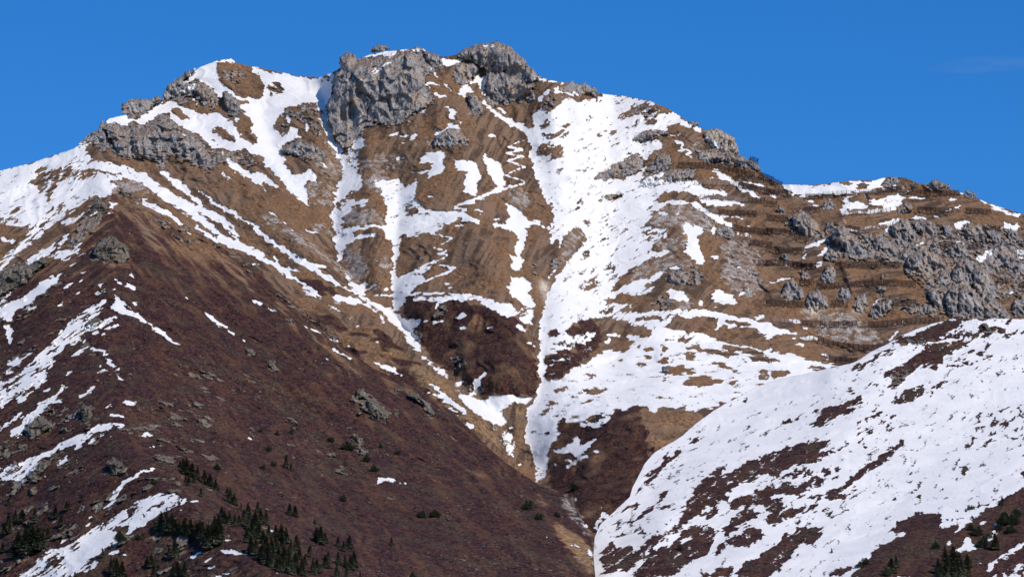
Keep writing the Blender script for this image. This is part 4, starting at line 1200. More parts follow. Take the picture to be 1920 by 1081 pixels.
gB = 1900+1.0*(1081-GY)+.34*(np.sqrt(np.clip(dx, 0, None)**2+40**2)-40)+.30*(np.sqrt(np.clip(-dx, 0, None)**2+30**2)-30)
for s, a, w in [('650,720 800,880 1000,1060', -8, 60), ('560,800 700,940 900,1090', 9, 70), ('330,500 520,700 640,840', 7, 60),
                ('60,500 100,560 60,700', -8, 40), ('0,640 120,600 180,560', 6, 30), ('230,880 120,960 0,1080', -8, 50),
                ('1040,960 1000,1020 980,1090', -6, 50), ('60,780 120,840 60,930', 7, 40), ('380,940 240,1010 120,1090', -9, 40)]:
    gB += feat(s, a, w)
gC = 2250+1.2*(1060-GY)-.10*(GX-1120)
OUT = 0
for s, a, w in [('1560,700 1700,640 1860,600', -14, 50), ('1440,715 1330,800 1240,900 1160,1010', 10, 60), ('1700,620 1560,860 1400,1000', -9, 70),
                ('1920,700 1750,860 1560,1060', 10, 90), ('1240,1000 1160,1040 1130,1090', -16, 40), ('1340,900 1260,960 1200,1060', -10, 50), ('1900,930 1750,1000 1600,1090', -12, 60)]:
    gC += feat(s, a, w)
GR = dict(A=gA, B=gB, C=gC)
def depth0(sh, u, v): # extended below the grid by the base slope
    vv = np.minimum(v, 1230); k = dict(A=.93, B=1.0, C=1.2)[sh]
    return samp(GR[sh], u, vv, -960, 0, GST)-k*(v-vv)*.8
def cover(sh, u, v, p):
    """snow, rock, heath, scree, tan, warm for points with picture parameters u, v and world places p"""
    n = len(u); q = p.astype(np.float32)
    a = q[:, 0]; b = q[:, 1]*Uv[1]+q[:, 2]*Uv[2]; dep = q[:, 1]*.15
    wrp = 5*perlin(q/26+11)+2.5*perlin(q/9+19); a = a+wrp*.4; b = b+5*perlin(q/24+41)*.4
    def streak(ang, la, lb, off):
        c, s = math.cos(R_(ang)), math.sin(R_(ang))
        return perlin(np.stack([(a*c+b*s)/la+off, (-a*s+b*c)/lb, dep/la+off*.37], -1))
    flat = lambda ang, k, off: streak(ang, 10*k, 2.6*k, off)+.7*streak(ang, 4.5*k, 1.3*k, off+9)
    if sh == 'A':
        wr = (1-sstep(600, 700, u))*sstep(150, 210, u); wl = sstep(990, 1040, u)*(1-sstep(1380, 1480, u))*(1-sstep(600, 680, v))+(1-sstep(150, 210, u))
        wr = wr+0; wh = np.clip(sstep(600, 680, v)*sstep(990, 1040, u)+sstep(1380, 1480, u), 0, 1)
        lst = [(wr, -38), (wl, 34), (wh, 5), (np.clip(1-wr-wl-wh, 0, 1), 18)]
    elif sh == 'B':
        rx = np.interp(v, [0, 362, 450, 540, 650, 740, 830, 900, 935, 1010, 1081], [205, 205, 215, 208, 215, 212, 235, 290, 345, 440, 520])
        w = sstep(-10, 20, u-rx); lst = [(w, -34), (1-w, 36)]
    else: lst = [(np.ones(n, np.float32), 27)]
    k = dict(A=1.0, B=.75, C=.72)[sh]
    st = 0; tone = 0
    for w, ang in lst:
        if w.max() <= 0: continue
        m = w > .001; qq = np.zeros(n, np.float32); tt = np.zeros(n, np.float32)
        a_, b_, d_ = a, b, dep
        a, b, dep = a_[m], b_[m], d_[m]
        qq[m] = flat(ang, k, 3.3); ang = {18: 62, 5: 3}.get(ang, ang); tt[m] = streak(ang-(6 if ang < 0 else -8), 42*k, 5*k, 21)+.9*streak(ang-(4 if ang < 0 else -6), 17*k, 1.9*k, 33)
        a, b, dep = a_, b_, d_
        st = st+qq*w; tone = tone+tt*w
    st = st+.55*perlin(q/np.float32(1.7*k))
    U = uni(st)
    # warp the outlines a little so that they are organic
    wu = perlin(q/9+5)*5+perlin(q/3.2+15)*2.4; wv = perlin(q/9+50)*4+perlin(q/3.2+75)*1.8
    u2, v2 = u+wu, v+wv
    C_ = sh == 'C'
    S = samp(RS['SC' if C_ else 'SA'], u2, v2)
    if C_:
        S = S-.15*np.clip(uni(perlin(q/20)+.8*perlin(q/60+9))-.66, 0, 1)+.12*sstep(55, 20, v-np.interp(u, CC[:, 0], CC[:, 1]))*sstep(1300, 1360, u)*sstep(1600, 1540, u)+.02*perlin(q/5)-.02
    snow = S-U
    X = 'C' if C_ else ''
    n2 = uni(perlin(q/6+3)+.8*perlin(q/2.5+8)); snow = np.maximum(snow, samp(RS['P'+X], u+wu*.18, v+wv*.18)*(.42+.9*n2)-.43); n3 = uni(perlin(q/25+31)+.6*perlin(q/10+2))
    def m(key, w=.5, nn=None):
        r = samp(RS[key], u+wu*1.2, v+wv*1.2)
        return np.clip(.5+(r*1.0-(n2 if nn is None else nn))*2.2, 0, 1)*sstep(.02, .15, r)
    rock = m('R'+X); scree = m('Q'+X); tan = samp(RS['T'+X], u2, v2)*(.55+.7*n2); warm = samp(RS['W'+X], u2, v2)
    if sh == 'B':
        cl = uni(perlin(q/45+77)+.5*perlin(q/17+7)); rock = np.maximum(rock, .55*sstep(.88, .93, uni(perlin(q/3.4+123)+.5*perlin(q/1.6+3)))*sstep(.55, .85, cl)*sstep(500, 700, v))
        lf = np.maximum(sstep(520, 330, u)*sstep(620, 720, v), sstep(230, 120, u)*sstep(480, 560, v)); rk2 = uni(perlin(q*np.array([1, .8, .8], np.float32)/9+5)+.6*perlin(q/3.5+55))
        rock = np.maximum(rock, lf*.95*sstep(.80, .88, rk2)*sstep(.35, .6, uni(perlin(q/40+3))))
    if sh == 'A': heath = m('H', nn=n3)
    elif sh == 'B':
        top = sstep(620, 400, v); rim = sstep(90, 0, v-np.interp(u, CB[:, 0], CB[:, 1]))
        rim2 = sstep(190, 20, v-np.interp(u, CB[:, 0], CB[:, 1]))*sstep(210, 330, u)
        hb = .90-.32*top-.16*rim2-.3*rim*sstep(900, 500, u)
        heath = np.clip(hb+.04-.62*(uni(tone)-.5)-.25*(n3-.5)-.12*(n2-.5), 0, 1)*(1-np.clip(tan*1.3, 0, 1))
    else: heath = np.clip(1-tan*1.2, 0, 1)*(.8+.2*n3)
    return snow, rock, heath, scree, tan, warm, uni(tone), n3
def relief(p, snow, rock, k=1.0, sh='A'):
    q = p.astype(np.float32); bq = q[:, 1]*Uv[1]+q[:, 2]*Uv[2]
    ca, sa_ = (.57, .82) if sh == 'B' else (1, 0)
    if sh == 'C': ca, sa_ = .8, -.6
    qa = np.stack([q[:, 0]*ca+bq*sa_, -q[:, 0]*sa_+bq*ca, q[:, 1]*.4], -1)
    ss = 1-.5*sstep(-.1, .05, snow)
    wq = 14*perlin(q/40+61)+5*perlin(q/13+71); qa[:, 0] += wq
    an = np.array([1, .22, .22], np.float32)
    d = 10*perlin(q/110)+6*perlin(q/48+7)+2.8*perlin(q/21+17)-ss*(4.0*(1-2.4*np.abs(perlin(qa*an/34+3)))+1.8*(1-2.4*np.abs(perlin(qa*an/11+8))))
    sm = 1-.82*sstep(-.08, .03, snow)
    d += sm*(1.5*perlin(q/9+27)+.8*perlin(q/4+37)+.45*perlin(q/1.9+47))
    d += .25*perlin(q/3+90)
    d *= k
    rock = rock*sstep(.5, .75, rock)
    m = rock > .04
    if m.any():
        qq = q[m]; s = np.array([1, .7, .7], np.float32)
        vq = qq*np.array([1, .6, .3], np.float32)
        f = .8*facets(qq*s/6)+3.0*(1-2.2*np.abs(perlin(vq*np.array([1, .5, .6], np.float32)/5+3)))+1.0*(1-2.2*np.abs(perlin(vq/2.4+13)))
        d[m] -= rock[m]*(f+.6)*(1-.5*sstep(0, .3, snow[m]))
    d -= .4*sstep(-.04, .04, snow)
    return d
def add_cols(me, c):
    n = len(c[0])
    snow, rock, heath, scree, tan, warm, tone, n3 = [np.asarray(x, np.float32) for x in c]
    for nm, arr in (('cover', (snow*.5+.5, rock, heath, scree)), ('variation', (tan, warm, tone, n3))):
        at = me.attributes.new(nm, 'FLOAT_COLOR', 'POINT')
        at.data.foreach_set('color', np.stack(arr, -1).astype(np.float32).ravel())
def mesh_np(name, V, F, mats, smooth=True):
    me = bpy.data.meshes.new(name); nf = len(F); k = F.shape[1]
    me.vertices.add(len(V)); me.vertices.foreach_set('co', np.asarray(V, np.float32).ravel())
    me.loops.add(nf*k); me.loops.foreach_set('vertex_index', F.astype(np.int32).ravel())
    me.polygons.add(nf); me.polygons.foreach_set('loop_start', np.arange(0, nf*k, k, dtype=np.int32))
    me.polygons.foreach_set('loop_total', np.full(nf, k, np.int32))
    me.polygons.foreach_set('use_smooth', np.full(nf, smooth, bool))
    me.update(calc_edges=True)
    for m in mats: me.materials.append(m)
    return me
def link(o, **kw):
    scene.collection.objects.link(o)
    for k, v in kw.items(): o[k] = v
    return o
def grid_faces(nr, nc):
    i = np.arange(nr-1)[:, None]*nc+np.arange(nc-1)[None]
    return np.stack([i, i+1, i+nc+1, i+nc], -1).reshape(-1, 4)
# ------------------------------------------------------------------ materials
def new_mat(name):
    m = bpy.data.materials.new(name); m.use_nodes = True; nt = m.node_tree
    b = nt.nodes['Principled BSDF']; b.inputs['Roughness'].default_value = .85; b.inputs['Specular IOR Level'].default_value = .2
    return m, nt, b
class NB:
    def __init__(s, nt): s.nt = nt
    def n(s, t, **kw):
        x = s.nt.nodes.new(t)
        for k, v in kw.items(): setattr(x, k, v)
        return x
    def l(s, a, b): s.nt.links.new(a, b)
    def noise(s, vec, scale, detail=3, rough=.6):
        x = s.n('ShaderNodeTexNoise'); s.l(vec, x.inputs['Vector']); x.inputs['Scale'].default_value = scale
        x.inputs['Detail'].default_value = detail; x.inputs['Roughness'].default_value = rough; return x.outputs[0]
    def math(s, op, a, b=None, clamp=False):
        x = s.n('ShaderNodeMath', operation=op, use_clamp=clamp)
        for i, q in enumerate((a, b)):
            if q is None: continue
            if isinstance(q, (int, float)): x.inputs[i].default_value = q
            else: s.l(q, x.inputs[i])
        return x.outputs[0]
    def ramp(s, v, a, b, lo=0, hi=1, smooth=True):
        x = s.n('ShaderNodeMapRange', interpolation_type='SMOOTHSTEP' if smooth else 'LINEAR'); s.l(v, x.inputs[0])
        for i, q in zip((1, 2, 3, 4), (a, b, lo, hi)): x.inputs[i].default_value = q
        return x.outputs[0]
    def mix(s, f, a, b):
        x = s.n('ShaderNodeMix', data_type='RGBA')
        for i, q in ((0, f), (6, a), (7, b)):
            if isinstance(q, tuple): x.inputs[i].default_value = q+(1,)
            elif isinstance(q, (int, float)): x.inputs[i].default_value = q
            else: s.l(q, x.inputs[i])
        return x.outputs[2]
def ground_material(name):
    m, nt, bs = new_mat(name); N = NB(nt)
    co = N.n('ShaderNodeNewGeometry').outputs['Position']
    A = N.n('ShaderNodeAttribute', attribute_name='cover'); B = N.n('ShaderNodeAttribute', attribute_name='variation')
    sa = N.n('ShaderNodeSeparateColor'); N.l(A.outputs['Color'], sa.inputs[0]); sb = N.n('ShaderNodeSeparateColor'); N.l(B.outputs['Color'], sb.inputs[0])
    snow, rock, heath = sa.outputs; scree = A.outputs['Alpha']; tan, warm, tone = sb.outputs; big = B.outputs['Alpha']
    fine = N.noise(co, .42, 4, .75); mid = N.noise(co, .11, 4, .65); tiny = N.noise(co, .85, 3, .7)
    rk = N.noise(co, .09, 5, .6)
    # dry grass
    grass = N.mix(N.ramp(N.math('ADD', N.math('MULTIPLY', tone, .7), N.math('MULTIPLY', fine, 1.1)), .65, 1.15), (.090, .054, .034), (.245, .150, .090))
    grass = N.mix(N.ramp(N.math('ADD', N.noise(co, .022, 4), N.math('MULTIPLY', N.math('SUBTRACT', mid, .5), .5)), .43, .57, 0, .85), grass, N.mix(N.ramp(fine, .38, .62), (.13, .068, .034), (.32, .170, .076)))
    grass = N.mix(N.ramp(mid, .50, .68, 0, .5), grass, (.195, .145, .115))
    grass = N.mix(N.ramp(tiny, .34, .55), N.mix(.45, grass, (.07, .042, .028)), grass)
    # purple brown heather
    hea = N.mix(N.ramp(fine, .37, .63), (.005, .0022, .0025), (.072, .026, .023))
    hea = N.mix(N.ramp(mid, .45, .75, 0, .7), hea, (.100, .046, .024))
    hea = N.mix(N.ramp(N.math('ADD', tone, N.math('MULTIPLY', N.math('SUBTRACT', mid, .5), 1.2)), .50, 1.05, 0, .6), hea, N.mix(N.ramp(fine, .38, .62), (.036, .014, .008), (.135, .060, .029)))
    hea = N.mix(N.ramp(N.math('ADD', big, N.math('SUBTRACT', mid, .5)), .62, .95, 0, .5), hea, N.mix(N.ramp(fine, .38, .62), (.022, .016, .009), (.085, .062, .036)))
    hea = N.mix(N.ramp(tiny, .60, .68, 0, .75), hea, (.24, .19, .16))
    grass = N.mix(N.ramp(heath, .12, .5), grass, N.mix(N.ramp(fine, .38, .62), (.055, .026, .015), (.190, .095, .048)))
    hm = N.math('ADD', heath, N.math('ADD', N.math('MULTIPLY', N.math('SUBTRACT', fine, .5), 1.3), N.math('MULTIPLY', N.math('SUBTRACT', mid, .5), .9)))
    col = N.mix(N.ramp(hm, .25, .75), grass, hea)
    golden = N.mix(N.ramp(fine, .36, .64), (.12, .07, .036), (.40, .245, .12))
    col = N.mix(N.ramp(tan, .3, .9, 0, .85), col, golden)
    # gravel
    scr = N.mix(N.ramp(tiny, .40, .60), (.17, .14, .12), (.60, .54, .48))
    scr = N.mix(N.ramp(mid, .4, .62, 0, .75), scr, (.22, .15, .105))
    col = N.mix(scree, col, scr)
    # limestone
    mp = N.n('ShaderNodeMapping'); N.l(co, mp.inputs[0]); mp.inputs['Scale'].default_value = (1, 1, .35)
    crack = N.noise(mp.outputs[0], .30, 5, .7)
    roc = N.mix(N.ramp(rk, .35, .65), (.325, .302, .29), (.53, .482, .44))
    cr2 = N.math('ABSOLUTE', N.math('SUBTRACT', N.noise(mp.outputs[0], .13, 4, .55), .5))
    cr3 = N.math('ABSOLUTE', N.math('SUBTRACT', N.noise(co, .33, 3, .55), .5))
    roc = N.mix(N.ramp(crack, .34, .52), (.19, .175, .17), roc)
    roc = N.mix(N.ramp(cr2, .0, .03, .5, 0), roc, (.07, .062, .06))
    roc = N.mix(N.ramp(cr3, .0, .03, .4, 0), roc, (.09, .08, .076))
    roc = N.mix(N.ramp(N.noise(co, .05, 3), .50, .62, 0, .6), roc, (.50, .36, .245))
    roc = N.mix(N.ramp(tiny, .6, .75, 0, .4), roc, (.60, .57, .54))
    nz = N.n('ShaderNodeSeparateXYZ'); N.l(N.n('ShaderNodeNewGeometry').outputs['Normal'], nz.inputs[0])
    ledge = N.ramp(N.math('ADD', nz.outputs[2], N.math('MULTIPLY', N.math('SUBTRACT', mid, .5), .5)), .66, .82, 0, .75)
    roc = N.mix(ledge, roc, (.26, .175, .115))
    roc = N.mix(N.math('MULTIPLY', heath, N.ramp(N.math('ADD', mid, N.math('MULTIPLY', fine, .5)), .55, .85, .45, .95)), roc, N.mix(N.ramp(fine, .35, .65), (.06, .05, .038), (.21, .175, .125)))
    col = N.mix(N.ramp(N.math('ADD', rock, N.math('ADD', N.math('MULTIPLY', N.math('SUBTRACT', fine, .5), 1.3), N.math('MULTIPLY', N.math('SUBTRACT', tiny, .5), .9))), .38, .58), col, roc)
    col = N.mix(warm, col, N.mix(N.ramp(crack, .35, .6), (.36, .26, .17), (.72, .60, .46)))
    # snow
    sedge = N.math('ADD', N.math('SUBTRACT', N.math('MULTIPLY', snow, 2), 1), N.math('MULTIPLY', N.math('ADD', N.math('SUBTRACT', fine, .5), N.math('SUBTRACT', tiny, .5)), .42))
    sm = N.ramp(sedge, -.015, .04)
    sc = N.mix(N.ramp(N.noise(co, .06, 4), .35, .7), (.82, .79, .75), (.88, .848, .80))
    N.l(N.mix(sm, col, sc), bs.inputs['Base Color'])
    N.l(N.ramp(sm, 0, 1, .9, .55), bs.inputs['Roughness'])
    h = N.math('ADD', N.math('MULTIPLY', fine, .7), N.math('MULTIPLY', N.math('MULTIPLY', N.math('ADD', crack, N.math('MINIMUM', N.math('MULTIPLY', cr2, 5), .6)), rock), 3.0))
    h = N.math('ADD', h, N.math('MULTIPLY', tiny, .4))
    hs = N.math('MULTIPLY', N.noise(co, .35, 3), .3)
    hh = N.n('ShaderNodeMix', data_type='FLOAT'); N.l(sm, hh.inputs[0]); N.l(h, hh.inputs[2]); N.l(hs, hh.inputs[3])
    bp = N.n('ShaderNodeBump'); bp.inputs['Strength'].default_value = .8; bp.inputs['Distance'].default_value = 1.3
    N.l(hh.outputs[0], bp.inputs['Height']); N.l(bp.outputs[0], bs.inputs['Normal'])
    return m
M_GROUND = ground_material('mountain_surface')
def plain(name, c1, c2, scale=2.0, rough=.8, metal=0):
    m, nt, b = new_mat(name); N = NB(nt); co = N.n('ShaderNodeTexCoord').outputs['Object']
    N.l(N.mix(N.ramp(N.noise(co, scale, 3), .3, .7), c1, c2), b.inputs['Base Color'])
    b.inputs['Roughness'].default_value = rough; b.inputs['Metallic'].default_value = metal; return m
# ------------------------------------------------------------------ build the landforms
SHEETS = {}
def sheet(sh, name, crest, u0, u1, ustep, vbot, vstep):
    us = np.concatenate([np.arange(u0-640, u0, ustep*4) if u0 < 0 else [], np.arange(u0, u1+ustep, ustep), np.arange(u1+ustep*2, u1+640, ustep*4) if u1 > 2000 else []]); vs = np.interp(us, crest[:, 0], crest[:, 1])
    vs = vs+.8*perlin(np.stack([us/5, us*0, us*0+3], -1))+1.0*perlin(np.stack([us/17, us*0, us*0+9], -1))+(3.0*perlin(np.stack([us/45, us*0, us*0+4], -1)) if sh == 'C' else 0)
    vb = vbot(us); nr = int((vb-vs).max()/vstep); s = np.linspace(0, 1, nr)[:, None]
    Vv = vs[None]+(vb-vs)[None]*s; Uu = np.repeat(us[None], nr, 0)
    u, v = Uu.ravel(), Vv.ravel()
    t = depth0(sh, u, v); p = P3(u, v, t)
    c = cover(sh, u, v, p)
    t = t+relief(p, c[0], c[1], dict(A=1.0, B=.85, C=.7)[sh], sh)
    # crest rolls over softly to the far side
    SHEETS[sh] = dict(us=us, vs=vs, vb=vb, t=t.reshape(nr, -1))
    front = P3(u, v, t).reshape(nr, len(us), 3)
    ccs = [np.asarray(x).reshape(nr, -1) for x in c]
    # far side, falling away behind the crest
    back = []; nb = 16
    for i in range(nb, 0, -1):
        d = (i/nb)**2*900+1.5*i
        q = front[0]+np.array([0, 1, -.75])*d
        q[:, 2] -= .3
        q += np.stack([q[:, 0]*0, q[:, 0]*0, 6*perlin(q/60)*min(1, i/6)], -1); back.append(q)
    # foot, down to the valley floor
    foot = []; fcov = []; nf = 60; v_end = 2150.0
    for i in range(1, nf+1):
        s_ = i/nf; vv = vb+(v_end-vb)*s_**1.3; tt = depth0(sh, us, vv)
        t_off = (t.reshape(nr, -1)[-1]-depth0(sh, us, vb))*(1-s_)
        fp = P3(us, vv, tt+t_off+(7*perlin(P3(us, vv, tt)/60)+3*perlin(P3(us, vv, tt)/17))*min(1, i/4)); foot.append(fp); fcov.append(cover(sh, us, np.maximum(vv, 1.0), fp))
    V = np.concatenate([np.array(back), front, np.array(foot)], 0)
    cc = [np.concatenate([np.repeat(x[:1], nb, 0), x, np.array([f_[ci] for f_ in fcov])], 0).ravel() for ci, x in enumerate(ccs)]
    me = mesh_np(name, V.reshape(-1, 3), grid_faces(V.shape[0], V.shape[1]), [M_GROUND]); add_cols(me, cc)
    return link(bpy.data.objects.new(name, me), kind='structure')
QL = 1.0
vB = lambda u: np.interp(u, CB[:, 0], CB[:, 1]); vC = lambda u: np.interp(u, CC[:, 0], CC[:, 1])
sheet('A', 'mountain', SKY, -300, 2220, 1.5*QL, lambda u: np.minimum(1100, np.where(u < 1116, vB(u), vC(u))+45+120*np.exp(-((u-1116)/40)**2)), 1.4*QL)
sheet('B', 'hill', CB, -300, 1290, 1.5*QL, lambda u: np.maximum(1105, vB(u)+20), 1.4*QL)
sheet('C', 'slope', CC, 890, 2220, 1.5*QL, lambda u: np.maximum(1105, vC(u)+20), 1.4*QL)
def ter(sh, u, v):
    S = SHEETS[sh]; i = int(np.clip(np.searchsorted(S['us'], u), 0, len(S['us'])-1))
    n = S['t'].shape[0]; k = (v-S['vs'][i])/(S['vb'][i]-S['vs'][i])*(n-1)
    return float(S['t'][int(np.clip(round(k), 0, n-1)), i])
def which(tile, u, v):
    if v > vC(u)+1 and u > 1112: return 'C'
    if v > vB(u)+1 and u < 1118: return 'B'
    return 'A'
# valley floor
me = bpy.data.meshes.new('ground')
me.from_pydata([(-30000, -20000, -1.7), (30000, -20000, -1.7), (30000, 40000, -1.7), (-30000, 40000, -1.7)], [], [(0, 1, 2, 3)])
me.materials.append(plain('meadow', (.06, .045, .02), (.12, .085, .04), .02))
link(bpy.data.objects.new('ground', me), kind='structure')
# ------------------------------------------------------------------ crags
for line in CRAGS.strip().splitlines():
    head, lab, pt = line.split('|'); tile, thick, _ = head.split(); thick = float(thick); pts = pts_of(tile, pt)
    cx, cy = pts.mean(0); vbase = np.percentile(pts[:, 1], 85)
    sh = which(tile, cx, min(cy+4, vbase)); sc = ter(sh, cx, cy)/FPX
    x0, y0 = pts.min(0)-6; x1, y1 = pts.max(0)+6; st = 1.35*QL
    nx = int((x1-x0)/st)+1; ny = int((y1-y0)/st)+1
    gx, gy = np.meshgrid(np.linspace(x0, x1, nx), np.linspace(y0, y1, ny))
    inside = np.zeros(gx.shape, bool); dist = np.full(gx.shape, 1e9); n = len(pts)
    pw = P3(gx.ravel(), gy.ravel(), np.full(gx.size, sc*FPX)).astype(np.float32)
    tooth = np.abs(perlin(pw*np.array([1, .3, .15], np.float32)/3.2+cx))*6-2
    wx = gx+(perlin(pw/3.5+cx)*3.4+perlin(pw/1.3)*.8).reshape(gx.shape); wy = gy+(perlin(pw/3.5+60+cx)*2.6+perlin(pw/1.3+9)*.8-tooth).reshape(gx.shape)
    for i in range(n):
        a, b = pts[i], pts[(i+1) % n]; d = b-a
        if a[1] != b[1]: inside ^= ((a[1] > wy) != (b[1] > wy)) & (wx < (b[0]-a[0])*(wy-a[1])/(b[1]-a[1])+a[0])
        s = np.clip(((wx-a[0])*d[0]+(wy-a[1])*d[1])/((d*d).sum()+1e-9), 0, 1)
        dist = np.minimum(dist, np.hypot(wx-a[0]-s*d[0], wy-a[1]-s*d[1]))
    sd_ = np.where(inside, dist, -dist)
    ext = min(x1-x0, y1-y0)
    k = np.clip(sd_/(ext*.13), 0, 1); hgt = k**.6
    gv = gx.ravel(), gy.ravel()
    S_ = SHEETS[sh]
    ii = np.clip(np.searchsorted(S_['us'], gv[0]), 0, len(S_['us'])-1)
    nr = S_['t'].shape[0]; jj = np.round((gv[1]-S_['vs'][ii])/(S_['vb'][ii]-S_['vs'][ii])*(nr-1)).astype(int)
    above = np.clip(-(gv[1]-S_['vs'][ii]), 0, None)
    tt = (S_['t'][np.clip(jj, 0, nr-1), ii]+above*sc*1.2).reshape(gx.shape)
    tt = blur(tt.astype(np.float32), 3)
    tb = np.interp(vbase, np.linspace(y0, y1, ny), tt[:, int(np.clip((cx-x0)/st, 0, nx-1))])
    plane = tb+(vbase-gy)*sc*.75
    base = np.minimum(tt-1.0, tt*.45+plane*.55)
    q = P3(gv[0], gv[1], base.ravel()).astype(np.float32)
    sv = np.array([1, 1, .5 if tile in 'bcdghz' else .75], np.float32); fs = max(.45, min(1.6, ext*sc/45))
    vq = q*np.array([1, .6, .28], np.float32)
    flute = 1-2.2*np.abs(perlin(vq/(7*fs)+cx)); flute2 = 1-2.2*np.abs(perlin(vq/(3.5*fs)+cx+40))
    fl = 1.7 if tile in 'dh' else 1.0
    rel = (3.4*fl*fs*flute+.6*fs*flute2+3.6*fs*facets(q*sv/(10*fs)+cx)+1.2*fs*facets(q*sv/(4*fs)+7, 11)+5.5*fs*perlin(q*sv/(20*fs)+5)+.45*fs*(1-2.2*np.abs(perlin(q*sv/(2.4*fs)+9)))).reshape(gx.shape)
    rel = rel-rel[inside].mean() if inside.any() else rel
    up = .2+.8*sstep(0, .45*(y1-y0), vbase-gy)
    front = base+1.5-thick*.7*hgt*up-rel*(.35+.65*k)
    backt = base+thick*.5+4*hgt
    keep = sd_ > -st*.3
    cell = keep[:-1, :-1] & keep[1:, :-1] & keep[:-1, 1:] & keep[1:, 1:]
    F = grid_faces(ny, nx)[cell.ravel()]
    front = np.where(sd_ < st*1.3, backt-2, front)
    Vf = P3(gv[0], gv[1], front.ravel()); Vb = P3(gv[0], gv[1], np.maximum(backt, front+.5).ravel())
    if not len(F): print("empty crag", lab); continue
    used = np.unique(F); remap = np.full(gx.size, -1); remap[used] = np.arange(len(used)); m_ = len(used)
    Fa = remap[F]; Vall = np.concatenate([Vf[used], Vb[used]]); Fb = Fa[:, ::-1]+m_
    # rim: join the two sides
    E = np.concatenate([Fa[:, [0, 1]], Fa[:, [1, 2]], Fa[:, [2, 3]], Fa[:, [3, 0]]]); key = np.sort(E, 1); kk = key[:, 0].astype(np.int64)*m_*2+key[:, 1]
    _, inv, cnt = np.unique(kk, return_inverse=True, return_counts=True); rim = E[cnt[inv] == 1]
    Fr = np.stack([rim[:, 1], rim[:, 0], rim[:, 0]+m_, rim[:, 1]+m_], -1)
    org = Vf[used][np.argmin(np.abs(gv[0][used]-cx)+np.abs(gv[1][used]-cy))]
    me = mesh_np('rock_crag', Vall-org, np.concatenate([Fa, Fb, Fr]), [M_GROUND])
    u_, v_ = gv[0][used], gv[1][used]
    c = list(cover(sh, u_, v_, Vf[used])); c = [np.concatenate([x, x]) for x in c]
    c[1] = np.full(2*m_, 1.0); c[2] = c[2]*0+(0 if sh == 'A' else 1); c[3] = c[3]*0; c[4] = c[4]*0
    add_cols(me, c)
    o = bpy.data.objects.new('rock_crag', me); o.location = org; link(o, label=lab, category='rock crag', kind='thing')
# ------------------------------------------------------------------ snow barriers
STEEL = plain('rusty_steel', (.018, .009, .009), (.048, .021, .018), 1.5, .7, .2)
GALV = plain('weathered_net', (.30, .27, .25), (.46, .43, .40), 1.5, .6, .2)
def box(V, F, a, b, w, d=None):
    a, b = Vector(a), Vector(b); z = (b-a).normalized(); x = z.cross(Vector((0, 1, 0)))
    if x.length < .1: x = z.cross(Vector((1, 0, 0)))
    x.normalize(); y = z.cross(x); d = d or w; n = len(V)
    for p in (a, b):
        for sx, sy in ((-1, -1), (1, -1), (1, 1), (-1, 1)): V.append(p+x*sx*w/2+y*sy*d/2)
    F += [(n, n+1, n+5, n+4), (n+1, n+2, n+6, n+5), (n+2, n+3, n+7, n+6), (n+3, n, n+4, n+7), (n+3, n+2, n+1, n), (n+4, n+5, n+6, n+7)]
def mk(name, V, F, mat):
    me = bpy.data.meshes.new(name); me.from_pydata([tuple(v) for v in V], [], F); me.materials.append(mat); me.update(); return me
BAY = 4.0
V, F = [], []
for i in range(5): box(V, F, (-1.95, -.9+.36*i-.3, .7+.78*i), (1.95, -.9+.36*i-.3, .55+.9*i), .44, .16)
GRATE = mk('grate', V, F, STEEL)
V, F = [], []
box(V, F, (0, -1.35, -.8), (0, .55, 4.7), .36); box(V, F, (0, 2.3, -.4), (0, .1, 3.2), .2); box(V, F, (0, -1.2, -.3), (0, 2.3, -.1), .18)
POST = mk('post', V, F, STEEL)
V, F = [], []
box(V, F, (-2, 0, 3.3), (2, 0, 3.3), .09); box(V, F, (-2, 0, .4), (2, 0, .4), .07)
for i in range(7): box(V, F, (-2+i*.66, 0, .4), (-2+(i+1)*.66, 0, 3.3), .06)
for i in range(7): box(V, F, (-2+(i+1)*.66, 0, .4), (-2+i*.66, 0, 3.3), .06)
NET = mk('net', V, F, GALV)
V, F = [], []
box(V, F, (0, 0, -.8), (0, .15, 3.9), .3); box(V, F, (0, .1, 3.3), (0, 1.9, -.4), .07)
NPOST = mk('post', V, F, plain('brown_post', (.09, .055, .045), (.16, .10, .08)))
